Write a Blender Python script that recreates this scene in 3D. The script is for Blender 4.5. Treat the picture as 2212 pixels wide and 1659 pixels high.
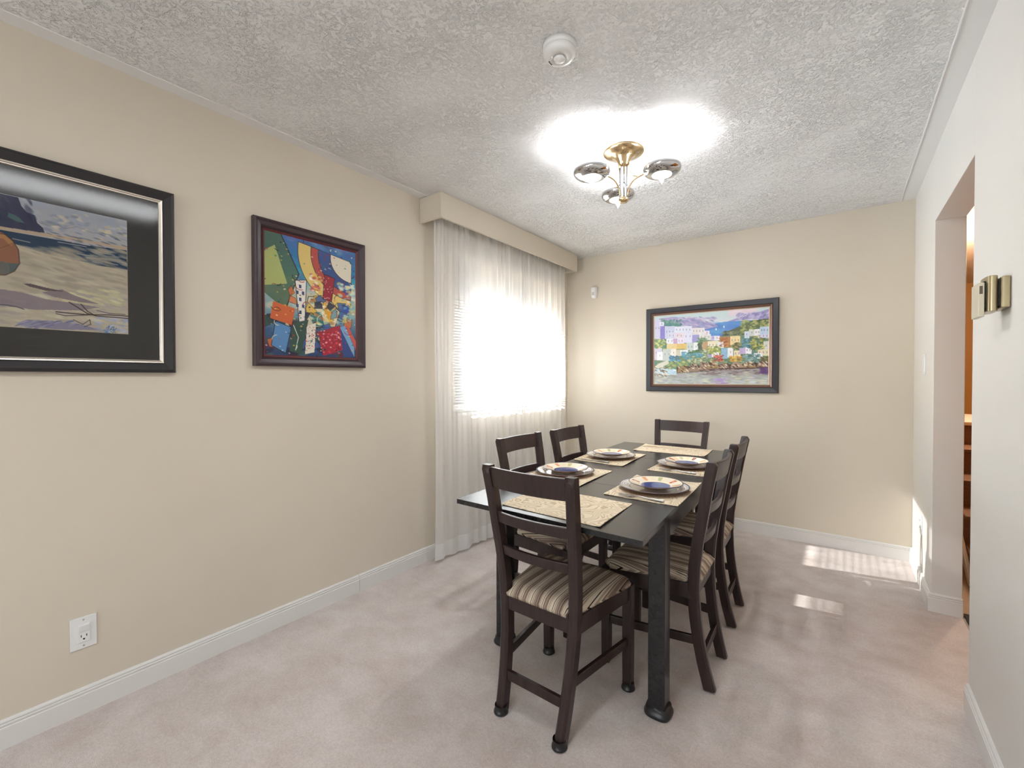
import bpy, bmesh, math, random
import numpy as np
from mathutils import Vector, Matrix
PI = math.pi
for o in list(bpy.data.objects): bpy.data.objects.remove(o)
SC = bpy.context.scene
C = SC.collection

# ------------------------------------------------------------------ camera, world, lights, exposure
H = 2.44
XL, XR, YF, YB = -2.264, 0.392, 4.017, -3.6
cam_d = bpy.data.cameras.new('camera'); cam = bpy.data.objects.new('camera', cam_d); C.objects.link(cam)
SC.camera = cam
YAW, PIT, ROLL = 0.63685, -0.01312, -0.00124
cam_d.sensor_width = 36; cam_d.lens = 962.12/2212*36; cam_d.clip_start = .02
r_ = Vector((math.cos(YAW), math.sin(YAW), 0))
f_ = Vector((-math.sin(YAW)*math.cos(PIT), math.cos(YAW)*math.cos(PIT), math.sin(PIT)))
u_ = r_.cross(f_)
r2 = r_*math.cos(ROLL)+u_*math.sin(ROLL); u2 = -r_*math.sin(ROLL)+u_*math.cos(ROLL)
M = Matrix((r2, u2, -f_)).transposed().to_4x4(); M.translation = (0, 0, 1.24354)
cam.matrix_world = M

w = bpy.data.worlds.new('sky'); SC.world = w; w.use_nodes = True
wn = w.node_tree.nodes; wl = w.node_tree.links
bg = wn['Background']
sky = wn.new('ShaderNodeTexSky'); sky.sky_type = 'NISHITA'; sky.sun_disc = False
sky.sun_elevation = math.radians(25); sky.sun_rotation = math.radians(-100)
wl.new(sky.outputs[0], bg.inputs[0]); bg.inputs[1].default_value = 0.5

def light(name, kind, loc, power, color=(1, 1, 1), size=.1, size_y=None, direction=None, angle=None):
    d = bpy.data.lights.new(name, kind); d.energy = power; d.color = color
    if kind == 'AREA':
        d.size = size
        if size_y: d.shape = 'RECTANGLE'; d.size_y = size_y
    elif kind == 'POINT': d.shadow_soft_size = size
    elif kind == 'SUN': d.angle = angle
    o = bpy.data.objects.new(name, d); C.objects.link(o); o.location = loc
    if direction is not None: o.rotation_euler = Vector(direction).to_track_quat('-Z', 'Y').to_euler()
    return o
light('sun', 'SUN', (-6, 1, 6), 34, (1, .985, .96), direction=(1, .10, -.48), angle=math.radians(.7))
light('back_fill_lamp', 'AREA', (-.95, YB+.25, 1.35), 38, (.92, .96, 1), 1.9, 1.4, direction=(0, 1, 0.05))  # area lamp added behind the camera as general room fill
dl = light('dining_window_daylight', 'AREA', (XL-.62, 3.05, .95), 80, (.80, .90, 1), 1.6, .9, direction=(1, 0, .42)); dl.data.spread = math.radians(100)
light('hall_fill_lamp', 'POINT', (1.15, 5.0, 2.2), 50, (1, .86, .66), .08)  # added point lamp that brightens the hall, not an actual fixture

SC.view_settings.view_transform = 'Standard'; SC.view_settings.look = 'None'
SC.view_settings.exposure = 0.50; SC.view_settings.gamma = 1; SC.view_settings.use_curve_mapping = False
SC.cycles.use_denoising = True; SC.cycles.denoiser = 'OPENIMAGEDENOISE'
SC.cycles.max_bounces = 6; SC.cycles.diffuse_bounces = 4; SC.cycles.glossy_bounces = 3; SC.cycles.transparent_max_bounces = 10
SC.cycles.use_adaptive_sampling = True; SC.cycles.adaptive_threshold = .07
SC.cycles.sample_clamp_indirect = 6; SC.cycles.caustics_reflective = False; SC.cycles.caustics_refractive = False

# ------------------------------------------------------------------ helpers
def lin(c):
    return tuple(((x/255)/12.92 if x/255 <= .04045 else (((x/255)+.055)/1.055)**2.4) for x in c)
def link(name, me, parent=None):
    o = bpy.data.objects.new(name, me); C.objects.link(o)
    if parent is not None: o.parent = parent
    return o
def obj(name, bm, mats, parent=None, smooth=False, loc=None, bevel=0, seg=2):
    me = bpy.data.meshes.new(name)
    bmesh.ops.recalc_face_normals(bm, faces=bm.faces)
    bm.to_mesh(me); bm.free()
    if not isinstance(mats, (list, tuple)): mats = [mats]
    for m in mats: me.materials.append(m)
    if smooth:
        for p in me.polygons: p.use_smooth = True
    o = link(name, me, parent)
    if loc: o.location = loc
    if bevel:
        b = o.modifiers.new('bevel', 'BEVEL'); b.width = bevel; b.segments = seg; b.limit_method = 'ANGLE'; b.angle_limit = math.radians(40)
        for p in me.polygons: p.use_smooth = True
        try:
            n = o.modifiers.new('wn', 'WEIGHTED_NORMAL'); n.keep_sharp = True
        except Exception: pass
    return o
def thing(name, label, cat, loc=(0, 0, 0), rz=0, group=None):
    o = bpy.data.objects.new(name, None); C.objects.link(o); o.location = loc; o.rotation_euler = (0, 0, rz)
    o.empty_display_size = .1
    return tag(o, label, cat, group)
def tag(o, label, cat, group=None):
    o['label'] = label; o['category'] = cat
    if group: o['group'] = group
    return o
def struct(o):
    o['kind'] = 'structure'; return o
def copy_tree(o, parent=None):
    c = o.copy(); C.objects.link(c)
    if parent is not None:
        c.parent = parent; c.matrix_parent_inverse = o.matrix_parent_inverse
    for ch in list(o.children): copy_tree(ch, c)
    return c
def BM(): return bmesh.new()
def box(bm, a, b, mi=0):
    v = [bm.verts.new((x, y, z)) for x in (a[0], b[0]) for y in (a[1], b[1]) for z in (a[2], b[2])]
    for q in ((0, 1, 3, 2), (4, 6, 7, 5), (0, 4, 5, 1), (2, 3, 7, 6), (0, 2, 6, 4), (1, 5, 7, 3)):
        f = bm.faces.new([v[i] for i in q]); f.material_index = mi
    return v
def quad(bm, pts, mi=0):
    f = bm.faces.new([bm.verts.new(p) for p in pts]); f.material_index = mi; return f
def loft(bm, rings, close=True, cap=True, mi=0):
    R = [[bm.verts.new(p) for p in r] for r in rings]
    n = len(R[0])
    for a, b in zip(R, R[1:]):
        for i in range(n if close else n-1):
            j = (i+1) % n
            f = bm.faces.new((a[i], a[j], b[j], b[i])); f.material_index = mi
    if cap:
        f = bm.faces.new(R[0][::-1]); f.material_index = mi
        f = bm.faces.new(R[-1]); f.material_index = mi
    return R
def lathe(bm, prof, c=(0, 0, 0), n=48, mi=0, capb=True, capt=True):
    rings = [[(c[0]+r*math.cos(2*PI*i/n), c[1]+r*math.sin(2*PI*i/n), c[2]+z) for i in range(n)] for r, z in prof]
    R = [[bm.verts.new(p) for p in r] for r in rings]
    for a, b in zip(R, R[1:]):
        for i in range(n):
            f = bm.faces.new((a[i], a[(i+1) % n], b[(i+1) % n], b[i])); f.material_index = mi
    if capb: bm.faces.new(R[0][::-1]).material_index = mi
    if capt: bm.faces.new(R[-1]).material_index = mi
def tube(bm, pts, r, n=10, mi=0, cap=True):
    pts = [Vector(p) for p in pts]; rings = []
    rr = r if isinstance(r, (list, tuple)) else [r]*len(pts)
    up = Vector((0, 0, 1))
    for i, p in enumerate(pts):
        t = (pts[min(i+1, len(pts)-1)]-pts[max(i-1, 0)]).normalized()
        a = t.cross(up)
        if a.length < .05: a = t.cross(Vector((1, 0, 0)))
        a.normalize(); b = t.cross(a)
        rings.append([p+rr[i]*(a*math.cos(2*PI*k/n)+b*math.sin(2*PI*k/n)) for k in range(n)])
    loft(bm, rings, cap=cap, mi=mi)
def catmull(P, n=8):
    P = [Vector(p) for p in P]; Q = [P[0]]+P+[P[-1]]; out = []
    for i in range(1, len(Q)-2):
        for k in range(n):
            t = k/n
            out.append(.5*((2*Q[i])+(-Q[i-1]+Q[i+1])*t+(2*Q[i-1]-5*Q[i]+4*Q[i+1]-Q[i+2])*t*t+(-Q[i-1]+3*Q[i]-3*Q[i+1]+Q[i+2])*t**3))
    out.append(P[-1]); return out
def interp(x, xs, ys): return float(np.interp(x, xs, ys))

# ------------------------------------------------------------------ materials
def mat(name, color=(.8, .8, .8), rough=.5, metal=0, spec=.5, **k):
    m = bpy.data.materials.new(name); m.use_nodes = True
    b = m.node_tree.nodes['Principled BSDF']
    b.inputs['Base Color'].default_value = (*color, 1); b.inputs['Roughness'].default_value = rough
    b.inputs['Metallic'].default_value = metal; b.inputs['Specular IOR Level'].default_value = spec
    for kk, v in k.items():
        b.inputs[kk.replace('_', ' ')].default_value = v
    return m
def nodes(m): return m.node_tree.nodes, m.node_tree.links, m.node_tree.nodes['Principled BSDF']
def tex(m, kind, coord='Object', scale=(1, 1, 1), **k):
    n, l, _ = nodes(m)
    tc = n.new('ShaderNodeTexCoord'); mp = n.new('ShaderNodeMapping'); mp.inputs['Scale'].default_value = scale
    l.new(tc.outputs[coord], mp.inputs[0]); t = n.new(kind); l.new(mp.outputs[0], t.inputs['Vector'])
    for kk, v in k.items(): t.inputs[kk.replace('_', ' ')].default_value = v
    return t
def ramp(m, src, stops, interp='LINEAR'):
    n, l, _ = nodes(m); r = n.new('ShaderNodeValToRGB'); r.color_ramp.interpolation = interp
    e = r.color_ramp.elements
    while len(e) > 1: e.remove(e[-1])
    e[0].position = stops[0][0]; e[0].color = (*stops[0][1], 1)
    for p, c in stops[1:]:
        x = e.new(p); x.color = (*c, 1)
    l.new(src, r.inputs[0]); return r
def g(v): return (v, v, v)
def bump(m, src, strength=.3, dist=.01, prev=None):
    n, l, b = nodes(m); q = n.new('ShaderNodeBump'); q.inputs['Strength'].default_value = strength; q.inputs['Distance'].default_value = dist
    l.new(src, q.inputs['Height'])
    if prev: l.new(prev.outputs[0], q.inputs['Normal'])
    l.new(q.outputs[0], b.inputs['Normal']); return q
def mixc(m, fac, a, b_, mode='MIX'):
    n, l, _ = nodes(m); x = n.new('ShaderNodeMix'); x.data_type = 'RGBA'; x.blend_type = mode
    for s, v in ((x.inputs[0], fac), (x.inputs[6], a), (x.inputs[7], b_)):
        if hasattr(v, 'links'): l.new(v, s)
        elif isinstance(v, tuple): s.default_value = (*v, 1)
        else: s.default_value = v
    return x.outputs[2]

def wall_paint(name, col, rough=.45):
    m = mat(name, col, rough, spec=.35)
    n, l, b = nodes(m)
    t = tex(m, 'ShaderNodeTexNoise', scale=(1.2, 1.2, 1.2), Scale=1.0, Detail=1)
    r = ramp(m, t.outputs['Fac'], [(.3, tuple(c*.965 for c in col)), (.7, tuple(min(1, c*1.03) for c in col))])
    l.new(r.outputs[0], b.inputs['Base Color'])
    t2 = tex(m, 'ShaderNodeTexNoise', Scale=260, Detail=3)
    return m
M_CREAM = wall_paint('cream_wall_paint', (.67, .60, .495))
M_WHITE_WALL = wall_paint('off_white_wall_paint', (.74, .715, .67))
M_HALL = wall_paint('ochre_hall_paint', (.62, .33, .09))
M_TRIM = mat('white_trim_paint', (.74, .72, .69), .35)
M_WHITE_PLASTIC = mat('white_plastic', (.80, .80, .79), .35)
M_DARK = mat('black_slot', (.01, .01, .01), .6)

# ceiling plaster: trowelled stipple texture in the middle, smooth bands along the side walls
M_SMOOTH = mat('smooth_ceiling_plaster', (.80, .795, .785), .7)
M_STIP = mat('stippled_ceiling_plaster', (.83, .825, .815), .8, spec=.3)
def build_stipple():
    m = M_STIP; n, l, b = nodes(m)
    t1 = tex(m, 'ShaderNodeTexNoise', Scale=27, Detail=4, Roughness=.62, Distortion=.9)
    r1 = ramp(m, t1.outputs['Fac'], [(.47, g(0)), (.56, g(1))])
    t2 = tex(m, 'ShaderNodeTexNoise', Scale=95, Detail=3, Roughness=.6, Distortion=.5)
    r2_ = ramp(m, t2.outputs['Fac'], [(.36, g(0)), (.46, g(1)), (.60, g(1)), (.68, g(1.0))])
    t3 = tex(m, 'ShaderNodeTexNoise', Scale=3.2, Detail=2)
    r3 = ramp(m, t3.outputs['Fac'], [(.35, g(.25)), (.65, g(1))])
    x = n.new('ShaderNodeMath'); x.operation = 'MULTIPLY_ADD'
    l.new(r1.outputs[0], x.inputs[0]); x.inputs[1].default_value = .6; l.new(r2_.outputs[0], x.inputs[2])
    y = n.new('ShaderNodeMath'); y.operation = 'MULTIPLY'; l.new(x.outputs[0], y.inputs[0]); l.new(r3.outputs[0], y.inputs[1])
    bump(m, y.outputs[0], .75, .012)
build_stipple()

M_CARPET = mat('pink_beige_carpet', (.5, .41, .35), .95, spec=.1, Sheen_Weight=.25)
def build_carpet():
    m = M_CARPET; n, l, b = nodes(m)
    t1 = tex(m, 'ShaderNodeTexNoise', scale=(1, 1.15, 1), Scale=4.2, Detail=6, Roughness=.66, Distortion=.25)
    r1 = ramp(m, t1.outputs['Fac'], [(.30, (.575, .485, .435)), (.45, (.65, .57, .53)), (.56, (.70, .625, .585)), (.72, (.76, .695, .66))])
    t2 = tex(m, 'ShaderNodeTexNoise', Scale=420, Detail=2)
    r2_ = ramp(m, t2.outputs['Fac'], [(.3, g(.80)), (.7, g(1.08))])
    t4 = tex(m, 'ShaderNodeTexNoise', Scale=95, Detail=4, Roughness=.8)
    r4 = ramp(m, t4.outputs['Fac'], [(.32, g(.86)), (.66, g(1.07))])
    l.new(mixc(m, 1.0, mixc(m, 1.0, r1.outputs[0], r2_.outputs[0], 'MULTIPLY'), r4.outputs[0], 'MULTIPLY'), b.inputs['Base Color'])
    q = bump(m, t2.outputs['Fac'], .55, .006)
    t3 = tex(m, 'ShaderNodeTexNoise', Scale=9, Detail=4)
    bump(m, t3.outputs['Fac'], .35, .02, q)
build_carpet()

def wood(name, c0, c1, rough=.35, scale=(60, 60, 4), spec=.5):
    m = mat(name, c0, rough, spec=spec); n, l, b = nodes(m)
    t = tex(m, 'ShaderNodeTexNoise', scale=scale, Scale=1, Detail=5, Roughness=.6, Distortion=.4)
    r = ramp(m, t.outputs['Fac'], [(.35, c0), (.65, c1)])
    l.new(r.outputs[0], b.inputs['Base Color']); bump(m, t.outputs['Fac'], .10, .002)
    return m
M_ESP = wood('espresso_stained_wood', (.022, .0115, .0105), (.036, .020, .018), .33)
M_BLACK = wood('black_brown_table_wood', (.012, .0115, .013), (.022, .021, .023), .24, scale=(50, 3, 50))
M_GLIDE = mat('black_rubber_glide', (.012, .012, .013), .35)

M_SEAT = mat('striped_seat_fabric', (.4, .33, .28), .9, spec=.15)
def build_seat():
    m = M_SEAT; n, l, b = nodes(m)
    tc = n.new('ShaderNodeTexCoord'); s = n.new('ShaderNodeSeparateXYZ'); l.new(tc.outputs['Object'], s.inputs[0])
    a = n.new('ShaderNodeMath'); a.operation = 'MULTIPLY_ADD'; l.new(s.outputs[0], a.inputs[0]); a.inputs[1].default_value = 1/.092; a.inputs[2].default_value = 20.3
    fr = n.new('ShaderNodeMath'); fr.operation = 'FRACT'; l.new(a.outputs[0], fr.inputs[0])
    cr, ta, mi_, dk = lin((208, 194, 172)), lin((128, 108, 96)), lin((166, 147, 131)), lin((48, 40, 38))
    st = [(0, cr), (.10, dk), (.125, cr), (.17, mi_), (.22, cr), (.245, ta), (.28, mi_), (.31, ta), (.40, mi_), (.43, dk), (.455, ta), (.50, mi_), (.55, cr), (.575, mi_), (.60, cr), (.64, dk), (.66, cr), (.70, ta), (.76, mi_), (.80, ta), (.86, mi_), (.89, cr), (.92, ta), (.945, cr), (.97, mi_)]
    r = ramp(m, fr.outputs[0], st, 'CONSTANT')
    t2 = tex(m, 'ShaderNodeTexNoise', Scale=700, Detail=1)
    r2_ = ramp(m, t2.outputs['Fac'], [(.3, g(.86)), (.7, g(1.05))])
    l.new(mixc(m, 1.0, r.outputs[0], r2_.outputs[0], 'MULTIPLY'), b.inputs['Base Color'])
    bump(m, t2.outputs['Fac'], .3, .002)
build_seat()

M_MAT = mat('paisley_placemat_fabric', (.6, .5, .38), .85, spec=.2)
def build_mat():
    m = M_MAT; n, l, b = nodes(m)
    t = tex(m, 'ShaderNodeTexNoise', Scale=9, Detail=.6, Distortion=.9)
    a = n.new('ShaderNodeMath'); a.operation = 'MULTIPLY'; l.new(t.outputs['Fac'], a.inputs[0]); a.inputs[1].default_value = 15
    fr = n.new('ShaderNodeMath'); fr.operation = 'FRACT'; l.new(a.outputs[0], fr.inputs[0])
    r = ramp(m, fr.outputs[0], [(0, lin((176, 156, 130))), (.22, lin((212, 196, 170))), (.6, lin((220, 206, 180))), (.80, lin((206, 188, 160))), (1.0, lin((176, 156, 130)))])
    t2 = tex(m, 'ShaderNodeTexNoise', Scale=400, Detail=2)
    r2_ = ramp(m, t2.outputs['Fac'], [(.3, g(.84)), (.7, g(1.06))])
    l.new(mixc(m, 1.0, r.outputs[0], r2_.outputs[0], 'MULTIPLY'), b.inputs['Base Color'])
    bump(m, t2.outputs['Fac'], .3, .002)
build_mat()

def vcol_mat(name, rough=.4, spec=.5, coat=0, bumps=0):
    m = mat(name, (.8, .8, .8), rough, spec=spec, Coat_Weight=coat); n, l, b = nodes(m)
    a = n.new('ShaderNodeAttribute'); a.attribute_name = 'Col'; l.new(a.outputs['Color'], b.inputs['Base Color'])
    if bumps:
        t = tex(m, 'ShaderNodeTexNoise', Scale=180, Detail=3); bump(m, t.outputs['Fac'], bumps, .002)
    return m
M_CERAMIC = vcol_mat('painted_glazed_ceramic', .12, .5, .3)
M_CANVAS = vcol_mat('painted_canvas', .55, .35, 0, .25)
M_PAPER = vcol_mat('watercolour_paper', .8, .2)
M_STEEL = mat('brushed_steel', (.55, .54, .52), .28, 1)
M_CHROME = mat('polished_chrome', (.62, .62, .63), .06, 1)
M_BRASS = mat('polished_brass', (.66, .50, .29), .16, 1)
M_BRONZE = mat('antique_brass_plastic', (.42, .35, .22), .3, .75)
M_GOLDP = mat('pale_gold_plastic', (.62, .57, .44), .35, .2)
def emis(name, col, s):
    m = mat(name, col, .4); b = m.node_tree.nodes['Principled BSDF']
    b.inputs['Emission Color'].default_value = (*col, 1); b.inputs['Emission Strength'].default_value = s; return m
M_LAMPGLASS = emis('lit_frosted_glass', (.96, .975, 1), 200)
M_CRYSTAL = emis('lit_crystal', (.80, .83, .88), .15)
M_CRYSTAL.node_tree.nodes['Principled BSDF'].inputs['Roughness'].default_value = .05

def glass_mat(name, ior=1.5, tint=(1, 1, 1), rough=.02):
    m = bpy.data.materials.new(name); m.use_nodes = True; n = m.node_tree.nodes; l = m.node_tree.links; n.clear()
    o = n.new('ShaderNodeOutputMaterial'); mx = n.new('ShaderNodeMixShader'); t = n.new('ShaderNodeBsdfTransparent'); gl = n.new('ShaderNodeBsdfGlossy')
    t.inputs[0].default_value = (*tint, 1)
    gl.inputs['Roughness'].default_value = rough; f = n.new('ShaderNodeFresnel'); f.inputs[0].default_value = ior
    l.new(f.outputs[0], mx.inputs[0]); l.new(t.outputs[0], mx.inputs[1]); l.new(gl.outputs[0], mx.inputs[2]); l.new(mx.outputs[0], o.inputs[0])
    return m
M_GLASS = glass_mat('window_glass')
M_PICGLASS = glass_mat('picture_glass', 1.5, rough=.085)

def sheer_mat(name, dens, col=(.9, .89, .87)):
    # woven voile: open weave lets light straight through, and less of it at a slant
    m = bpy.data.materials.new(name); m.use_nodes = True; n = m.node_tree.nodes; l = m.node_tree.links; n.clear()
    o = n.new('ShaderNodeOutputMaterial'); mx = n.new('ShaderNodeMixShader'); t = n.new('ShaderNodeBsdfTransparent')
    m2 = n.new('ShaderNodeMixShader'); d = n.new('ShaderNodeBsdfDiffuse'); tr = n.new('ShaderNodeBsdfTranslucent')
    d.inputs[0].default_value = (*col, 1); tr.inputs[0].default_value = (*col, 1); m2.inputs[0].default_value = .38
    l.new(d.outputs[0], m2.inputs[1]); l.new(tr.outputs[0], m2.inputs[2])
    lw = n.new('ShaderNodeLayerWeight'); lw.inputs[0].default_value = .5
    ma = n.new('ShaderNodeMapRange'); ma.inputs[3].default_value = dens; ma.inputs[4].default_value = 1.0
    l.new(lw.outputs['Facing'], ma.inputs[0]); l.new(ma.outputs[0], mx.inputs[0])
    l.new(t.outputs[0], mx.inputs[1]); l.new(m2.outputs[0], mx.inputs[2]); l.new(mx.outputs[0], o.inputs[0])
    return m
M_SHEER = sheer_mat('white_sheer_voile', .62)
M_HEM = sheer_mat('white_sheer_voile_hem', .78)
M_SLAT = mat('white_vinyl_slat', (.66, .66, .66), .45)
def slat_trans():
    n, l, b = nodes(M_SLAT); out = [x for x in n if x.type == 'OUTPUT_MATERIAL'][0]
    tr = n.new('ShaderNodeBsdfTranslucent'); tr.inputs[0].default_value = (.8, .8, .78, 1); mx = n.new('ShaderNodeMixShader'); mx.inputs[0].default_value = .14
    l.new(b.outputs[0], mx.inputs[1]); l.new(tr.outputs[0], mx.inputs[2]); l.new(mx.outputs[0], out.inputs[0])
slat_trans()

# ------------------------------------------------------------------ room shell
W1 = (2.36, 3.79, .985, 2.17)            # dining window opening y0 y1 z0 z1
T = .16
def wall_hole_yz(bm, x0, x1, y0, y1, z0, z1, hole, mi=0):
    a, b, c, d = hole
    box(bm, (x0, y0, z0), (x1, a, z1), mi); box(bm, (x0, b, z0), (x1, y1, z1), mi)
    box(bm, (x0, a, z0), (x1, b, c), mi); box(bm, (x0, a, d), (x1, b, z1), mi)
bm = BM(); wall_hole_yz(bm, XL-T, XL, YB-T, YF+T, -.05, H+.1, W1)
bmesh.ops.remove_doubles(bm, verts=bm.verts, dist=1e-5)
struct(obj('wall_left', bm, M_CREAM))
bm = BM(); box(bm, (XL, YF, -.05), (XR+.12, YF+T, H+.1)); struct(obj('wall_far', bm, M_CREAM))
OY1, OY2, OZ = 2.358, 3.232, 2.072; OX = .512
bm = BM()
box(bm, (XR, YB-T, -.05), (OX, OY1, H+.1)); box(bm, (XR, OY2, -.05), (OX, YF, H+.1)); box(bm, (XR, OY1, OZ), (OX, OY2, H+.1))
struct(obj('wall_right', bm, M_WHITE_WALL, bevel=.003))
BW = (-1.95, .05, .75, 2.1)             # unseen window added behind the camera to go with the fill lamp
bm = BM(); a, b, c, d = BW
box(bm, (XL, YB-T, -.05), (a, YB, H+.1)); box(bm, (b, YB-T, -.05), (XR, YB, H+.1)); box(bm, (a, YB-T, -.05), (b, YB, c)); box(bm, (a, YB-T, d), (b, YB, H+.1))
struct(obj('wall_back', bm, M_CREAM))
# ceiling: smooth slab, slightly proud stippled field with a rounded bead edge
bm = BM(); box(bm, (XL, YB, H), (XR, YF, H+.1), 0)
SXL, SXR = XL+.075, XR-.077
box(bm, (SXL, YB+.02, H-.003), (SXR, YF-.012, H+.001), 1)
for xx in (SXL, SXR):
    pts = []; random.seed(3)
    for i in range(160):
        y = YB+.02+(YF-.04-YB)*i/159
        pts.append((xx+random.uniform(-.001, .001), y, H-.002+random.uniform(-.0005, .0005)))
    tube(bm, pts, .0035, 6, 0)
struct(obj('ceiling', bm, [M_SMOOTH, M_STIP]))
bm = BM(); box(bm, (XL-T, YB-T, -.08), (OX, YF+T, 0)); struct(obj('floor', bm, M_CARPET))

BB = .0967
PROF = [(0, 0), (.014, 0), (.014, .070), (.0095, .073), (.0125, .077), (.0125, .081), (.0075, .084), (.011, .088), (.009, .0935), (.005, BB), (0, BB)]
def baseboard(name, segs):
    # segs: list of (p0, p1, normal) in plan
    bm = BM()
    for p0, p1, nn, e0, e1 in segs:
        d = (Vector(p1)-Vector(p0)).normalized(); nv = Vector(nn)
        rings = []
        for p, e in ((Vector(p0), e0), (Vector(p1), e1)):
            # e = mitre factor: extends the board along its run in proportion to the distance from the wall
            rings.append([(p.x+nv.x*t+d.x*t*e, p.y+nv.y*t+d.y*t*e, z) for t, z in PROF])
        loft(bm, rings)
    return struct(obj(name, bm, M_TRIM))
baseboard('baseboard_left', [((XL, YB), (XL, 1.545), (1, 0), 0, 0), ((XL, 1.547), (XL, YF), (1, 0), 0, -1)])
baseboard('baseboard_far', [((XL, YF), (XR, YF), (0, -1), 1, -1)])
baseboard('baseboard_right', [((XR, YF), (XR, OY2), (-1, 0), 1, 1), ((XR, OY2), (OX, OY2), (0, -1), -1, 0), ((XR, OY1-.012), (XR, YB), (-1, 0), 0, 0)])

# dining window: frame, mullion, panes, sill
bm = BM(); y0, y1, z0, z1 = W1; xo = XL-T+.01
for (a, b, c, d) in ((y0, y0+.05, z0, z1), (y1-.05, y1, z0, z1), (y0, y1, z0, z0+.05), (y0, y1, z1-.05, z1), ((y0+y1)/2-.03, (y0+y1)/2+.03, z0, z1)):
    box(bm, (xo, a, c), (xo+.05, b, d))
win = struct(obj('window_1', bm, M_TRIM, bevel=.003))
ym = (y0+y1)/2
for a, b in ((y0+.05, ym-.03), (ym+.03, y1-.05)):
    bm = BM(); box(bm, (xo+.022, a, z0+.05), (xo+.027, b, z1-.05)); obj('pane', bm, M_GLASS, win)
bm = BM(); box(bm, (XL-T+.06, y0, z0-.02), (XL+.02, y1, z0)); obj('window_sill', bm, M_TRIM, win, bevel=.003)
a, b, c, d = BW; bm = BM()
for (p, q, s, t) in ((a, a+.05, c, d), (b-.05, b, c, d), (a, b, c, c+.05), (a, b, d-.05, d), ((a+b)/2-.03, (a+b)/2+.03, c, d)):
    box(bm, (p, YB-T+.03, s), (q, YB-T+.08, t))
win2 = struct(obj('window_2', bm, M_TRIM))
bm = BM(); box(bm, (a+.05, YB-T+.05, c+.05), (b-.05, YB-T+.055, d-.05)); obj('pane', bm, M_GLASS, win2)
# roof eave outside shades the upper part of the dining window; lawn outside
bm = BM(); box(bm, (XL-T-.93, YB-1, 2.24), (XL-T-.001, YF+1.5, 2.36)); struct(obj('trim_1', bm, M_TRIM))
M_LAWN = mat('gravel_ground', (.34, .33, .32), .95)
bm = BM(); box(bm, (-30, -30, -.45), (30, 30, -.35)); struct(obj('ground', bm, M_LAWN))

# ------------------------------------------------------------------ hallway seen through the opening
M_TILE = wood('tan_hall_floor', (.33, .26, .20), (.38, .30, .235), .5, scale=(4, 4, 4))
M_STAIR = wood('brown_stair_wood', (.14, .068, .038), (.20, .10, .06), .5, scale=(6, 30, 30))
bm = BM(); box(bm, (OX, 1.9, -.08), (1.62, 8.1, -.002)); struct(obj('floor_hall', bm, M_TILE))
bm = BM(); box(bm, (1.55, 1.9, -.05), (1.65, 8.1, 3.4)); box(bm, (OX, 8.0, -.05), (1.65, 8.1, 3.4)); box(bm, (OX-.1, YF+T, -.05), (OX+.02, 8.1, 3.4)); box(bm, (OX, 1.8, -.05), (1.65, 1.9, 3.4))
struct(obj('wall_hall', bm, M_HALL))
bm = BM(); box(bm, (OX, 1.8, H+.0), (1.65, 8.1, H+.1)); struct(obj('ceiling_hall', bm, M_SMOOTH))
stairs = thing('staircase', 'brown wooden stairs with white stringer rising in the hall beyond the opening', 'stairs', (.62, 3.72, 0))
N = 5
for i in range(N):
    bm = BM(); box(bm, (.02, .3*i, 0 if i == 0 else .18*i-.02), (.9, .3*i+.03, .18*(i+1)-.03)); obj('riser', bm, M_STAIR, stairs)
    bm = BM(); box(bm, (.02, .3*i-.025, .18*(i+1)-.03), (.9, .3*(i+1)+.02 if i < N-1 else 2.2, .18*(i+1))); obj('tread', bm, M_TRIM if i == N-1 else M_STAIR, stairs, bevel=.006)
bm = BM()
pts = [(-.02, 0), (.06, 0), (1.62, .95), (1.62, 1.12), (1.5, 1.05)]
loft(bm, [[(0, y, z) for y, z in pts], [(.018, y, z) for y, z in pts]]); obj('stringer', bm, M_TRIM, stairs)
M_RUG = mat('dark_mat_pile', (.03, .028, .028), .95)
bm = BM(); box(bm, (OX+.01, 2.75, -.002), (1.2, 3.27, .010)); tag(obj('door_mat', bm, M_RUG, bevel=.004), 'dark charcoal mat on hall floor just past the wall opening', 'mat')

# ------------------------------------------------------------------ valance, curtain, blinds
VX, VA, VB, VZ = -2.064, 2.031, 3.857, 2.276
bm = BM()
box(bm, (VX-.018, VA, VZ), (VX, VB, H-.003)); box(bm, (XL, VA, VZ), (VX-.018, VA+.018, H-.003)); box(bm, (XL, VB-.018, VZ), (VX-.018, VB, H-.003))
tag(obj('window_valance', bm, M_CREAM, bevel=.0015), 'cream painted box valance fixed at ceiling above the sheer curtain', 'valance')

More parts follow.
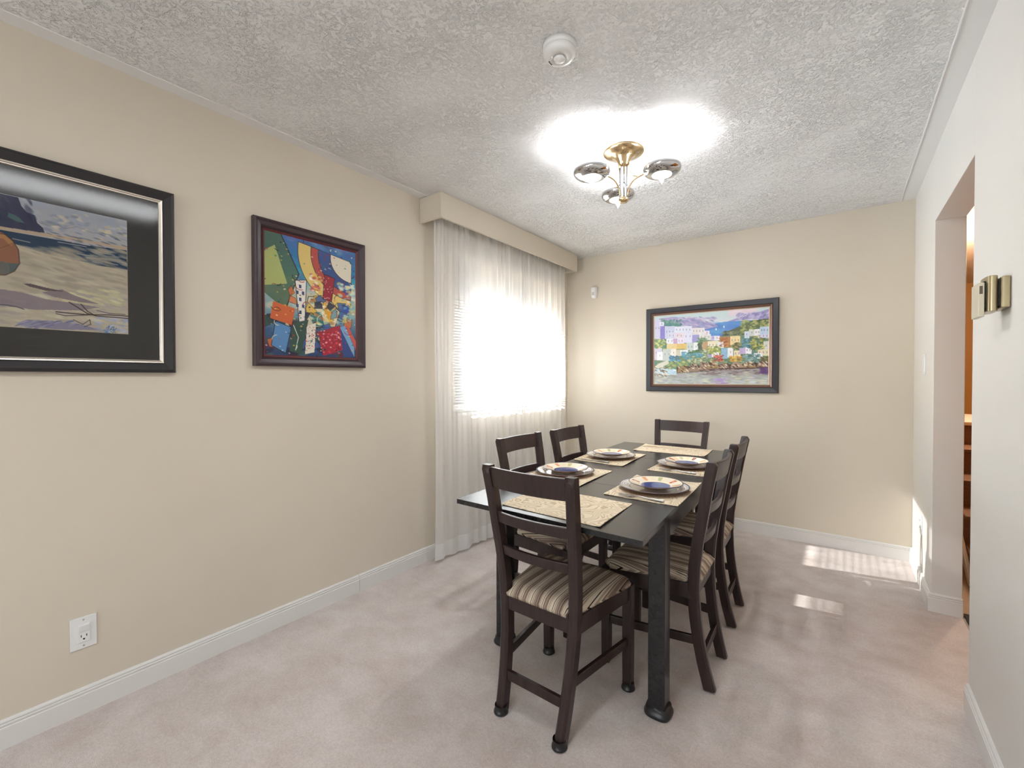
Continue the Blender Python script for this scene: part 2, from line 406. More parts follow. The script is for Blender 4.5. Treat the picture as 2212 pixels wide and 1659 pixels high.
cur = thing('sheer_curtain', 'white floor-length sheer curtain hanging below the cream valance', 'curtain', (-2.16, 2.07, 0))
rng = random.Random(11)
CL = 1.735
bounds = [0]
while bounds[-1] < CL-.04: bounds.append(bounds[-1]+rng.uniform(.055, .11)*(1.4 if bounds[-1] < .35 else .95))
sc_ = CL/bounds[-1]; bounds = [b*sc_ for b in bounds]
depths = [rng.uniform(.5, 1) for _ in bounds]
def fold(s, z):
    # s: distance along track; deep soft folds low down, fine gathers at the top
    i = max(0, min(len(bounds)-2, int(np.searchsorted(bounds, s, 'right'))-1))
    t = (s-bounds[i])/(bounds[i+1]-bounds[i])
    low = (1-z/2.36)
    A = (.018+.020*low)*depths[i]
    v = A*(1-math.cos(2*PI*t))*.5*(1 if i % 2 == 0 else .65)
    v += .0085*math.sin(s*125+7*math.sin(s*5.3)+2*math.sin(s*17))*max(0, (z-1.1)/1.26)**1.2
    v += .0014*math.sin(s*128+2*math.sin(s*7))
    v += .005*math.sin(s*47+z*1.3+1.7*math.sin(s*5))
    return v
def curtain_mesh(z0, z1, nz, ns=520, off=0):
    bm = BM(); G = []
    for k in range(nz+1):
        z = z0+(z1-z0)*k/nz
        row = []
        for j in range(ns+1):
            s = CL*j/ns
            tw = .010*math.sin(z*1.9+s*3)*(1-z/2.36)
            zz = z
            if k == 0 and off == 0 and z0 < .1: zz = z+.006*math.sin(s*21)
            row.append(bm.verts.new((fold(s, z)-.012+off, s+tw, zz)))
        G.append(row)
    for a, b in zip(G, G[1:]):
        for j in range(ns): bm.faces.new((a[j], a[j+1], b[j+1], b[j]))
    return bm
obj('curtain_cloth', curtain_mesh(.13, 2.36, 40), M_SHEER, cur, smooth=True)
obj('hem', curtain_mesh(.022, .13, 4), M_HEM, cur, smooth=True)
bm = BM(); tube(bm, [(-.005, -.02, 2.365), (-.005, 1.76, 2.365)], .011); obj('curtain_track', bm, M_WHITE_PLASTIC, cur)

def make_blind(y0, y1, tilt, label):
    b = thing('venetian_blind', label, 'blind', (XL-.045, y0, 0), 0, 'white blinds behind the sheer curtain')
    wdt = y1-y0
    bm = BM(); box(bm, (-.014, 0, 2.135), (.014, wdt, 2.165)); obj('headrail', bm, M_WHITE_PLASTIC, b, bevel=.002)
    bm = BM(); z = 2.12; tl = math.radians(tilt)
    while z > 1.03:
        pts = []
        for k in range(5):
            t = (k/4-.5)*.025; c_ = .0018*(1-(2*k/4-1)**2)
            pts.append((t*math.cos(tl)-c_*math.sin(tl), z+t*math.sin(tl)+c_*math.cos(tl)))
        for a, c_ in zip(pts, pts[1:]): quad(bm, [(a[0], .004, a[1]), (c_[0], .004, c_[1]), (c_[0], wdt-.004, c_[1]), (a[0], wdt-.004, a[1])])
        z -= .0215
    bmesh.ops.remove_doubles(bm, verts=bm.verts, dist=1e-5)
    obj('slats', bm, M_SLAT, b)
    bm = BM(); box(bm, (-.012, .002, 1.003), (.012, wdt-.002, 1.016)); obj('bottom_rail', bm, M_WHITE_PLASTIC, b, bevel=.002)
    bm = BM()
    for yy in (.12, wdt/2, wdt-.12): tube(bm, [(.014, yy, 1.01), (.014, yy, 2.14)], .0008, 5)
    obj('lift_cords', bm, M_WHITE_PLASTIC, b)
    return b
make_blind(W1[0]+.022, 3.082, 14, 'white venetian blind behind the left half of the sheer curtain')
make_blind(3.098, W1[1]-.012, 7, 'white venetian blind behind the right half of the sheer curtain')

# ------------------------------------------------------------------ paintings: a tiny painter fills a colour grid
class Canvas:
    def __init__(s, w, h, src, dst=((0, 0), (1, 0), (1, 1), (0, 1))):
        s.w, s.h = w, h; s.a = np.zeros((h, w, 3)); s.yy, s.xx = np.mgrid[0:h, 0:w].astype(float)
        A = []; B = []
        for (x, y), (u, v) in zip(src, dst):
            A.append([x, y, 1, 0, 0, 0, -u*x, -u*y]); B.append(u); A.append([0, 0, 0, x, y, 1, -v*x, -v*y]); B.append(v)
        s.Hm = np.linalg.solve(np.array(A, float), np.array(B, float)); s.rnd = random.Random(5)
    def m(s, p):
        hh = s.Hm; d = hh[6]*p[0]+hh[7]*p[1]+1
        return ((hh[0]*p[0]+hh[1]*p[1]+hh[2])/d*s.w, (hh[3]*p[0]+hh[4]*p[1]+hh[5])/d*s.h)
    def paint(s, mask, col, al=1):
        c = np.array(col)/255.; mk = (mask*al)[..., None]; s.a = s.a*(1-mk)+c*mk
    def sub(s, x0, y0, x1, y1):
        return max(0, int(x0)-2), max(0, int(y0)-2), min(s.w, int(x1)+3), min(s.h, int(y1)+3)
    def poly(s, pts, col, al=1, raw=False):
        P = pts if raw else [s.m(p) for p in pts]
        X = [p[0] for p in P]; Y = [p[1] for p in P]; x0, y0, x1, y1 = s.sub(min(X), min(Y), max(X), max(Y))
        if x1 <= x0 or y1 <= y0: return
        xx = s.xx[y0:y1, x0:x1]+.5; yy = s.yy[y0:y1, x0:x1]+.5; ins = np.zeros(xx.shape, bool); n = len(P)
        for i in range(n):
            ax, ay = P[i]; bx, by = P[(i+1) % n]
            if ay == by: continue
            ins ^= ((ay > yy) != (by > yy)) & (xx < (bx-ax)*(yy-ay)/(by-ay)+ax)
        mk = ins.astype(float)[..., None]*al; s.a[y0:y1, x0:x1] = s.a[y0:y1, x0:x1]*(1-mk)+np.array(col)/255.*mk
    def ell(s, c, rx, ry, col, al=1, rot=0, soft=.15, raw=False):
        cx, cy = c if raw else s.m(c); R = max(rx, ry)*1.3; x0, y0, x1, y1 = s.sub(cx-R, cy-R, cx+R, cy+R)
        if x1 <= x0 or y1 <= y0: return
        dx = s.xx[y0:y1, x0:x1]+.5-cx; dy = s.yy[y0:y1, x0:x1]+.5-cy; ca, sa = math.cos(rot), math.sin(rot)
        q = np.sqrt(((dx*ca+dy*sa)/rx)**2+((-dx*sa+dy*ca)/ry)**2); mk = np.clip((1+soft-q)/(2*soft), 0, 1)[..., None]*al
        s.a[y0:y1, x0:x1] = s.a[y0:y1, x0:x1]*(1-mk)+np.array(col)/255.*mk
    def line(s, pts, wd, col, al=1, raw=False):
        P = pts if raw else [s.m(p) for p in pts]
        for (ax, ay), (bx, by) in zip(P, P[1:]):
            x0, y0, x1, y1 = s.sub(min(ax, bx)-wd, min(ay, by)-wd, max(ax, bx)+wd, max(ay, by)+wd)
            if x1 <= x0 or y1 <= y0: continue
            px = s.xx[y0:y1, x0:x1]+.5-ax; py = s.yy[y0:y1, x0:x1]+.5-ay; dx, dy = bx-ax, by-ay; L = dx*dx+dy*dy+1e-9
            t = np.clip((px*dx+py*dy)/L, 0, 1); d = np.hypot(px-t*dx, py-t*dy); mk = np.clip(wd/2-d+.5, 0, 1)[..., None]*al
            s.a[y0:y1, x0:x1] = s.a[y0:y1, x0:x1]*(1-mk)+np.array(col)/255.*mk
    def grad(s, pts, cols, al=1):
        """vertical band fill: clip polygon, colour by row"""
        P = [s.m(p) for p in pts]; Y = [p[1] for p in P]; a, b = min(Y), max(Y); keep = s.a.copy(); s.poly(pts, (255, 0, 255))
        mk = np.abs(s.a-keep).sum(2) > 1e-6; t = np.clip((s.yy-a)/(b-a), 0, 1)*(len(cols)-1); i = np.clip(t.astype(int), 0, len(cols)-2); f = (t-i)[..., None]
        cc = np.array(cols)/255.; cg = cc[i]*(1-f)+cc[i+1]*f; s.a = np.where(mk[..., None], keep*(1-al)+cg*al, keep)
    def dabs(s, region, n, cols, r=(1, 3), al=.85, elong=1.8, rot=(-.6, .6)):
        """brush dabs scattered in the box region=(x0,y0,x1,y1) of source coordinates"""
        for _ in range(n):
            p = (s.rnd.uniform(region[0], region[2]), s.rnd.uniform(region[1], region[3])); q = s.rnd.uniform(*r)
            c = s.rnd.choice(cols); j = s.rnd.uniform(-14, 14)
            s.ell(p, q*elong, q, tuple(max(0, min(255, v+j)) for v in c), al, s.rnd.uniform(*rot), .3)
    def mesh(s, name, p0, du, dv, material, parent):
        """grid in the plane p0 + u*du + v*dv (v downwards)"""
        w, h = s.w, s.h; p0, du, dv = map(np.array, (p0, du, dv))
        U, V = np.meshgrid(np.linspace(0, 1, w), np.linspace(0, 1, h))
        co = p0+U[..., None]*du+V[..., None]*dv; co = co.reshape(-1, 3)
        idx = np.arange(w*h).reshape(h, w); F = np.stack([idx[:-1, :-1], idx[1:, :-1], idx[1:, 1:], idx[:-1, 1:]], -1).reshape(-1, 4)
        me = bpy.data.meshes.new(name); me.vertices.add(len(co)); me.vertices.foreach_set('co', co.ravel())
        me.loops.add(F.size); me.polygons.add(len(F)); me.loops.foreach_set('vertex_index', F.ravel())
        me.polygons.foreach_set('loop_start', np.arange(0, F.size, 4)); me.update(calc_edges=True); me.validate()
        ca = me.color_attributes.new('Col', 'FLOAT_COLOR', 'POINT'); A = np.clip(s.a, 0, 1); A = np.where(A <= .04045, A/12.92, ((A+.055)/1.055)**2.4)
        ca.data.foreach_set('color', np.concatenate([A.reshape(-1, 3), np.ones((w*h, 1))], 1).ravel()); me.materials.append(material)
        return link(name, me, parent)

def frame_mesh(bm, w, h, prof, place, mi=0):
    """picture frame: prof = [(inset from outer edge, height off wall)], mitred; place maps (u, v, n) to a point"""
    R = []
    for t, nrm in prof:
        R.append([place(t, t, nrm), place(w-t, t, nrm), place(w-t, h-t, nrm), place(t, h-t, nrm)])
    loft(bm, R, cap=False, mi=mi)
def left_place(y0, z1): return lambda u, v, n: (XL+.001+n, y0+u, z1-v)
def far_place(x0, z1): return lambda u, v, n: (x0+u, YF-.001-n, z1-v)

# --- beach watercolour (large, left) ---
def beach():
    P = Canvas(430, 312, [(0, 340), (826, 520), (822, 1255), (0, 1210)], [(.4645, 0), (1, 0), (1, 1), (.4645, 1)])
    P.a[:] = np.array((186, 176, 152))/255
    L = -1400
    def Y(x, a, b): return a+(b-a)*x/826
    P.grad([(L, -100), (830, 500), (830, 730), (L, 580)], [(150, 158, 172), (172, 176, 184), (186, 180, 180), (178, 166, 160)])
    P.dabs((0, 380, 820, 600), 40, [(160, 168, 186), (186, 184, 188), (156, 164, 182)], (5, 10), .3, 1.6)
    P.dabs((280, 490, 600, 590), 40, [(205, 196, 184), (150, 156, 172)], (2, 4), .7, 2.2)
    P.dabs((640, 560, 820, 640), 25, [(212, 200, 178), (190, 190, 200)], (2, 4), .7, 2.2)
    P.line([(270, 540), (330, 555), (380, 550), (430, 575), (500, 560), (600, 600), (700, 610), (820, 650)], 1.2, (120, 116, 130), .6)
    P.poly([(L, 330), (0, 345), (130, 375), (150, 430), (185, 470), (235, 490), (250, 540), (285, 570), (300, 612), (L, 420)], (60, 62, 88))
    P.dabs((-400, 380, 230, 560), 90, [(52, 56, 84), (76, 78, 108), (60, 72, 92)], (2, 5), .5, 2.5, (.9, 1.4))
    P.poly([(65, 470), (130, 500), (170, 540), (120, 530), (60, 500)], (84, 120, 116), .75)
    P.poly([(-600, 500), (0, 560), (300, 604), (820, 690), (820, 712), (560, 660), (300, 624), (0, 585), (-600, 530)], (190, 170, 148))
    P.poly([(-700, 520), (0, 582), (280, 628), (560, 680), (820, 712), (820, 838), (640, 812), (400, 760), (200, 710), (60, 660), (-700, 560)], (38, 60, 86))
    P.dabs((0, 600, 820, 800), 110, [(30, 50, 76), (48, 74, 98), (32, 58, 82)], (1, 2), .4, 5, (.1, .25))
    for (a, b) in (((90, 640), (200, 664)), ((500, 735), (600, 750)), ((600, 785), (660, 795)), ((680, 790), (760, 806)), ((380, 660), (560, 690)), ((620, 720), (740, 745)), ((560, 760), (690, 770))): P.line([a, b], 1.5, (206, 200, 196), .85)
    P.poly([(L, 560), (60, 660), (200, 706), (400, 764), (640, 816), (822, 842), (822, 1300), (L, 1300)], (188, 178, 156))
    P.dabs((100, 700, 820, 1000), 240, [(172, 160, 138), (200, 190, 168), (184, 172, 152), (166, 156, 140)], (2, 5), .5, 4, (.05, .3))
    P.dabs((-1200, 700, 100, 1200), 200, [(172, 160, 138), (200, 190, 168), (160, 148, 146)], (2, 6), .5, 4, (0, .2))
    P.dabs((0, 1000, 820, 1230), 160, [(196, 186, 166), (206, 198, 176), (180, 168, 160)], (2, 5), .6, 4, (.0, .25))
    P.dabs((420, 970, 780, 1080), 40, [(206, 198, 164)], (2, 4), .8, 3.2, (.1, .4))
    P.poly([(0, 965), (140, 985), (300, 1030), (520, 1060), (640, 1080), (520, 1100), (220, 1098), (0, 1070)], (132, 118, 128), .8)
    P.poly([(270, 985), (400, 965), (470, 1000), (640, 1060), (500, 1045), (350, 1015)], (128, 112, 118), .8)
    P.poly([(150, 930), (200, 930), (310, 958), (420, 980), (300, 975), (190, 948)], (82, 64, 70), .85)
    P.poly([(110, 1185), (180, 1160), (340, 1170), (520, 1190), (640, 1225), (400, 1225), (180, 1210)], (128, 124, 156), .8)
    P.dabs((110, 1165, 500, 1220), 40, [(110, 112, 150), (160, 156, 178)], (1, 2), .7, 4, (-.6, -.2))
    P.dabs((600, 1140, 820, 1240), 30, [(160, 172, 196), (196, 196, 204)], (2, 4), .6, 3)
    for pts, wdt in (([(445, 1048), (500, 1082), (560, 1120), (620, 1136), (820, 1150)], 2.2), ([(520, 1060), (560, 1105), (600, 1128)], 2), ([(360, 1110), (440, 1118), (560, 1128), (700, 1128), (820, 1136)], 2.4), ([(360, 1122), (420, 1135), (560, 1130)], 1.6), ([(620, 1100), (700, 1118), (800, 1125)], 1.4), ([(470, 1160), (530, 1190), (575, 1160), (580, 1190), (540, 1205)], 1.4)): P.line(pts, wdt, (60, 46, 46))
    P.line([(0, 1065), (60, 1070), (110, 1080), (155, 1095)], 2, (86, 82, 92))
    # beached boat, its stern just inside the frame
    P.poly([(-700, 690), (-300, 585), (0, 592), (40, 610), (90, 655), (125, 710), (132, 800), (100, 850), (40, 875), (-300, 860), (-640, 800)], (150, 100, 74))
    P.poly([(0, 600), (50, 620), (98, 668), (80, 690), (30, 640), (-300, 610)], (176, 126, 84))
    P.poly([(-400, 800), (0, 785), (90, 800), (130, 800), (100, 850), (40, 872), (-300, 856)], (104, 104, 100))
    P.poly([(60, 800), (125, 800), (110, 840), (70, 860)], (84, 96, 98))
    P.line([(0, 605), (40, 612), (92, 656), (126, 712), (132, 800), (98, 850), (40, 876), (-250, 868)], 1.6, (70, 48, 44)); P.line([(-300, 690), (0, 705), (70, 680), (98, 665)], 1.4, (110, 70, 52), .7)
    # blue brush signature in the corner
    for pts in ([(680, 1215), (700, 1200), (690, 1225), (662, 1228)], [(700, 1228), (720, 1205), (705, 1222), (735, 1228)], [(728, 1204), (722, 1228), (745, 1215)], [(668, 1238), (690, 1234), (672, 1246), (700, 1244)], [(705, 1234), (720, 1243), (728, 1236), (740, 1243)]): P.line(pts, 1.6, (60, 110, 176), .9)
    return P
pic = thing('framed_painting', 'large black-framed beach painting with dark mat, leftmost on the cream wall', 'painting', (0, 0, 0))
y0, y1, z0, z1 = -.257, .663, 1.268, 2.012
Wd, Hd = y1-y0, z1-z0
bm = BM(); pl = left_place(y0, z1)
frame_mesh(bm, Wd, Hd, [(0, 0), (0, .022), (.004, .026), (.012, .030), (.036, .018), (.038, .016)], pl)
M_FR1 = mat('satin_black_frame', (.022, .020, .022), .35)
obj('frame', bm, M_FR1, pic)
M_SILV = mat('champagne_silver_liner', (.62, .57, .50), .32, .8)
bm = BM(); frame_mesh(bm, Wd, Hd, [(.038, .016), (.040, .020), (.044, .019), (.047, .015), (.049, .015), (.0515, .011)], pl); obj('liner', bm, M_SILV, pic)
M_MATB = mat('charcoal_mat_board', (.040, .037, .035), .8)
bm = BM(); frame_mesh(bm, Wd, Hd, [(.050, .0085), (.1487, .0085), (.1497, .006)], pl); obj('mat_board', bm, M_MATB, pic)
BP = beach(); BP.a = np.clip(BP.a*1.22, 0, 1)
BP.mesh('artwork', pl(.149, .149, .0062), (0, Wd-.298, 0), (0, 0, -(Hd-.298)), M_PAPER, pic)
bm = BM(); quad(bm, [pl(.046, .046, .0105), pl(.046, Hd-.046, .0105), pl(Wd-.046, Hd-.046, .0105), pl(Wd-.046, .046, .0105)]); obj('glass', bm, M_PICGLASS, pic)
bm = BM(); quad(bm, [pl(.002, .002, .001), pl(.002, Hd-.002, .001), pl(Wd-.002, Hd-.002, .001), pl(Wd-.002, .002, .001)]); obj('backing', bm, M_MATB, pic)

# --- abstract (generic stand-in in the same palette) ---
def abstract():
    P = Canvas(230, 300, [(0, 0), (1, 0), (1, 1), (0, 1)]); R = random.Random(42); P.rnd = R
    P.a[:] = np.array((60, 120, 160))/255
    P.grad([(0, 0), (1, 0), (1, .45), (0, .45)], [(70, 104, 160), (40, 110, 160), (60, 150, 176), (180, 190, 180)])
    P.grad([(0, .45), (1, .45), (1, 1), (0, 1)], [(196, 190, 160), (120, 150, 160), (50, 84, 120), (40, 60, 96)])
    P.dabs((0, 0, 1, .4), 60, [(90, 130, 180), (40, 120, 150), (80, 90, 150), (150, 180, 190)], (3, 9), .4, 2)
    P.dabs((0, .35, 1, .7), 60, [(214, 204, 160), (190, 170, 120), (120, 160, 170), (224, 220, 200)], (4, 10), .5, 2)
    P.dabs((0, .7, 1, 1), 80, [(40, 60, 60), (60, 90, 80), (50, 80, 130), (120, 30, 50), (30, 34, 48)], (4, 10), .6, 2)
    K = (26, 26, 34)
    def arc(cx, cy, r1, r2, a0, a1, col, al=.95, outline=True):
        pts = [(cx+r1*math.cos(a), cy+r1*.75*math.sin(a)) for a in np.linspace(a0, a1, 24)]+[(cx+r2*math.cos(a), cy+r2*.75*math.sin(a)) for a in np.linspace(a1, a0, 24)]
        P.poly(pts, col, al)
        if outline: P.line(pts+[pts[0]], 1.5, K, .8)
    # sweeping bands, discs, wedges and chequers
    P.poly([(0, 0), (.16, 0), (.34, .30), (.20, .62), (0, .5)], (70, 96, 72), .85); P.poly([(0, .16), (.10, .10), (.22, .40), (0, .44)], (186, 190, 110), .8)
    P.line([(.16, 0), (.34, .30), (.20, .62)], 2.2, K)
    arc(.95, .10, .62, .48, 1.6, 3.3, (222, 190, 110)); arc(.95, .10, .48, .40, 1.6, 3.3, (180, 70, 60)); arc(.95, .10, .40, .26, 1.6, 3.3, (50, 74, 130)); arc(.95, .10, .26, .02, 1.6, 3.3, (226, 214, 190))
    P.poly([(.44, .48), (.66, .46), (.80, .58), (.74, .72), (.50, .74), (.40, .62)], (214, 206, 168)); P.line([(.44, .48), (.66, .46), (.80, .58), (.74, .72), (.50, .74), (.40, .62), (.44, .48)], 1.6, K)
    P.poly([(.60, .50), (.76, .58), (.70, .70), (.62, .62)], (210, 156, 52)); P.poly([(.44, .62), (.58, .60), (.62, .73), (.50, .73)], (44, 110, 112)); P.dabs((.42, .48, .76, .72), 60, [(226, 190, 90), (236, 230, 206), (120, 160, 150), (190, 110, 60)], (2, 5), .6, 1.8)
    for q in range(26):
        x, y = R.uniform(.0, .9), R.uniform(.45, .93); a = R.uniform(0, 3); pts = [(x+R.uniform(.03, .09)*math.cos(a+t), y+R.uniform(.03, .07)*math.sin(a+t)) for t in (0, 1.4, 3, 4.5)]
        P.poly(pts, R.choice([(60, 90, 150), (150, 40, 54), (216, 206, 170), (50, 76, 64), (206, 110, 60), (36, 40, 60), (110, 160, 180), (214, 170, 70)]), .85); P.line(pts+[pts[0]], 1.1, K, .7)
    P.poly([(.30, .36), (.42, .34), (.40, .70), (.34, .72)], (226, 222, 212)); P.line([(.30, .36), (.42, .34), (.40, .70), (.34, .72), (.30, .36)], 1.6, K)
    for i in range(5):
        for j in range(3):
            if (i+j) % 2: P.poly([(.31+.03*j, .39+.055*i), (.335+.03*j, .39+.055*i), (.335+.03*j, .42+.055*i), (.31+.03*j, .42+.055*i)], (60, 70, 110))
    P.poly([(.62, .26), (.74, .28), (.70, .50), (.60, .48)], (150, 36, 50)); P.line([(.62, .26), (.74, .28), (.70, .50), (.60, .48), (.62, .26)], 1.5, K)
    P.dabs((.61, .28, .71, .48), 40, [(230, 210, 200), (90, 20, 40)], (.8, 1.4), .9, 1)
    P.poly([(.08, .56), (.30, .60), (.26, .74), (.05, .70)], (196, 96, 50)); P.poly([(.10, .72), (.26, .76), (.20, .98), (.06, .92)], (84, 130, 176)); P.line([(.10, .72), (.26, .76), (.20, .98), (.06, .92), (.10, .72)], 1.5, K)
    P.poly([(.28, .72), (.44, .68), (.36, .98), (.24, .96)], (52, 78, 66)); P.line([(.28, .74), (.33, .84), (.30, .95)], 1.6, (224, 224, 214))
    P.poly([(.42, .74), (.52, .70), (.50, .96), (.40, .98)], (222, 212, 196)); P.dabs((.41, .74, .51, .95), 50, [(190, 50, 70), (40, 40, 60)], (.7, 1.3), .9, 1)
    P.poly([(.54, .78), (.80, .70), (.86, .92), (.60, .99)], (160, 40, 56)); P.dabs((.56, .76, .84, .96), 90, [(214, 70, 80), (110, 20, 40), (230, 180, 180)], (1, 2.4), .8, 1.3)
    P.poly([(.80, .72), (.98, .80), (.98, .99), (.84, .99)], (50, 70, 124)); P.poly([(.80, .72), (.86, .70), (.98, .90), (.98, .99)], (120, 160, 196)); P.poly([(.86, .70), (.9, .70), (1, .84), (1, .92)], (196, 90, 80))
    P.ell((.88, .54), 12, 12, (50, 78, 160)); P.ell((.90, .40), 8, 8, (100, 70, 130)); P.dabs((.78, .30, .98, .66), 50, [(226, 206, 120), (120, 180, 190), (220, 226, 210)], (2, 5), .7, 1.6)
    P.dabs((.45, .28, .6, .44), 30, [(236, 232, 220), (200, 90, 80), (220, 180, 90)], (2, 4), .8, 1.5)
    for _ in range(34):
        x, y = R.uniform(.02, .95), R.uniform(.02, .95); a = R.uniform(0, 6.28); r = R.uniform(.02, .07)
        P.line([(x+r*math.cos(a+t), y+r*.7*math.sin(a+t)) for t in np.linspace(0, R.uniform(1, 2.4), 7)], R.uniform(1, 1.8), R.choice([K, K, (230, 220, 180), (150, 30, 40)]), .8)
    P.dabs((0, 0, 1, 1), 220, [(236, 230, 210), (200, 60, 60), (230, 190, 70), (40, 60, 120), (60, 120, 110), K], (.8, 2), .7, 1.5)
    return P
pic2 = thing('framed_painting', 'upright colourful abstract painting in dark plum frame, between beach painting and curtain', 'painting')
y0, y1, z0, z1 = .974, 1.588, 1.304, 2.019; Wd, Hd = y1-y0, z1-z0; pl = left_place(y0, z1)
M_FR2 = mat('dark_plum_frame', (.040, .022, .027), .38)
bm = BM(); frame_mesh(bm, Wd, Hd, [(0, 0), (0, .022), (.003, .027), (.010, .029), (.018, .024), (.026, .022), (.034, .020), (.044, .012)], pl); obj('frame', bm, M_FR2, pic2)
M_RED = mat('dark_red_liner', (.11, .018, .022), .4)
bm = BM(); frame_mesh(bm, Wd, Hd, [(.044, .012), (.046, .015), (.050, .013), (.056, .008)], pl); obj('liner', bm, M_RED, pic2)
abstract().mesh('canvas', pl(.0555, .0555, .0085), (0, Wd-.111, 0), (0, 0, -(Hd-.111)), M_CANVAS, pic2)

# --- seaside village, far wall ---
def village():
    P = Canvas(330, 225, [(230, 370), (1915, 245), (1915, 1385), (230, 1355)]); R = P.rnd
    P.a[:] = np.array((190, 200, 205))/255
    P.grad([(200, 300), (1950, 200), (1950, 560), (200, 560)], [(186, 208, 208), (196, 214, 216), (214, 214, 220), (200, 210, 220)])
    P.dabs((1300, 280, 1700, 350), 20, [(226, 206, 216)], (3, 7), .5, 3)
    P.poly([(960, 530), (1180, 465), (1500, 440), (1915, 430), (1915, 700), (960, 700)], (96, 146, 200))
    P.dabs((960, 480, 1500, 660), 60, [(84, 130, 196), (110, 162, 206), (104, 124, 200)], (2, 5), .5, 3.5, (-.2, .1))
    P.poly([(300, 400), (520, 375), (700, 400), (850, 385), (960, 430), (1100, 480), (1170, 520), (1000, 560), (700, 560), (300, 480)], (168, 160, 196))
    P.dabs((420, 390, 1120, 540), 130, [(186, 180, 208), (150, 140, 186), (206, 190, 208), (140, 150, 190)], (1.5, 3), .7, 2.5, (.2, .7))
    P.poly([(1280, 460), (1480, 390), (1640, 360), (1915, 270), (1915, 420), (1600, 420), (1380, 450)], (156, 150, 196))
    P.dabs((1440, 330, 1915, 420), 90, [(180, 172, 210), (130, 124, 180), (200, 190, 214)], (1.5, 3), .7, 2.5, (-.7, -.2))
    P.poly([(330, 400), (450, 440), (620, 500), (620, 530), (360, 520)], (96, 140, 128)); P.dabs((340, 420, 640, 520), 60, [(90, 138, 120), (130, 166, 150), (84, 120, 140)], (1.5, 3), .8, 1.6)
    P.poly([(1210, 690), (1240, 640), (1340, 580), (1500, 520), (1620, 455), (1780, 425), (1915, 410), (1915, 900), (1210, 860)], (92, 100, 80))
    P.dabs((1240, 600, 1500, 690), 80, [(70, 84, 70), (110, 118, 90), (140, 140, 110)], (1.5, 3), .8, 1.5)
    P.dabs((1500, 440, 1910, 620), 160, [(176, 176, 110), (120, 136, 84), (84, 104, 72), (150, 156, 96)], (1.5, 3.2), .8, 1.5)
    P.poly([(232, 700), (1915, 640), (1915, 1180), (232, 1150)], (120, 140, 110))
    P.dabs((232, 690, 1900, 1080), 500, [(96, 122, 92), (140, 160, 120), (90, 130, 130), (168, 170, 120), (110, 130, 96)], (2, 4), .8, 1.5)
    Hs = [(232, 420, 325, 700, (208, 206, 228)), (318, 510, 385, 700, (140, 132, 198)), (385, 515, 530, 700, (200, 206, 226)), (310, 450, 372, 512, (226, 224, 238)), (530, 520, 780, 625, (222, 226, 240)), (780, 545, 972, 640, (226, 222, 220)), (430, 605, 540, 705, (212, 214, 232)), (540, 610, 660, 705, (226, 214, 224)), (660, 590, 792, 760, (224, 224, 240)), (785, 645, 890, 750, (160, 156, 206)), (890, 640, 1062, 722, (224, 222, 216)), (970, 585, 1040, 640, (232, 222, 232)), (1062, 660, 1120, 730, (196, 186, 220)), (1115, 662, 1190, 728, (240, 234, 240)), (1190, 680, 1350, 830, (176, 122, 82)), (1345, 670, 1492, 800, (234, 214, 164)), (410, 700, 520, 772, (232, 234, 240)), (510, 700, 570, 770, (196, 166, 202)), (570, 690, 665, 772, (234, 226, 240)), (415, 775, 560, 850, (224, 202, 148)), (560, 775, 705, 850, (220, 190, 120)), (705, 760, 812, 895, (200, 210, 206)), (810, 755, 880, 895, (234, 240, 238)), (920, 740, 1015, 865, (190, 158, 122)), (1015, 740, 1172, 865, (234, 224, 198)), (1172, 745, 1250, 840, (232, 234, 244)), (232, 815, 345, 1010, (214, 208, 222)), (275, 890, 355, 1012, (240, 240, 244)), (355, 850, 480, 1020, (200, 206, 202)), (480, 850, 552, 970, (238, 232, 222)), (552, 862, 720, 952, (206, 202, 180)), (612, 866, 726, 930, (240, 240, 242)), (1210, 845, 1310, 1000, (150, 186, 214)), (1310, 840, 1390, 985, (240, 238, 240)), (1400, 880, 1500, 975, (234, 218, 188)), (1480, 840, 1572, 932, (200, 178, 216)), (1570, 830, 1662, 932, (240, 238, 244)), (1555, 600, 1625, 700, (208, 218, 234)), (1622, 575, 1705, 670, (210, 212, 206)), (1700, 570, 1790, 670, (232, 232, 236)), (1780, 535, 1915, 645, (186, 206, 226)), (1750, 645, 1915, 700, (206, 206, 226)), (1832, 750, 1915, 900, (212, 212, 204)), (1750, 870, 1915, 962, (224, 214, 184)), (1692, 922, 1822, 1000, (236, 236, 238)), (1005, 915, 1080, 985, (178, 172, 204)), (1080, 905, 1182, 975, (240, 238, 242))]
    for x0, y0, x1, y1, c in Hs:
        P.poly([(x0, y0), (x1, y0-(x1-x0)*.03), (x1, y1), (x0, y1)], c)
        P.dabs((x0+8, y0+8, x1-8, y1-6), 6, [tuple(v-14 for v in c), tuple(min(255, v+8) for v in c)], (1.5, 3), .5, 1.4)
        if sum(c) > 600:
            n = max(1, int((x1-x0)/45))
            for k in range(n):
                xx = x0+(x1-x0)*(k+.6)/(n+.2); yy = y0+(y1-y0)*.42
                P.line([(xx, yy-9), (xx, yy+12)], 1.5, R.choice([(110, 100, 130), (120, 96, 80), (90, 90, 110)]), .85)
    P.dabs((1190, 690, 1340, 820), 40, [(196, 140, 92), (150, 96, 62)], (1.5, 3), .7, 1.4)
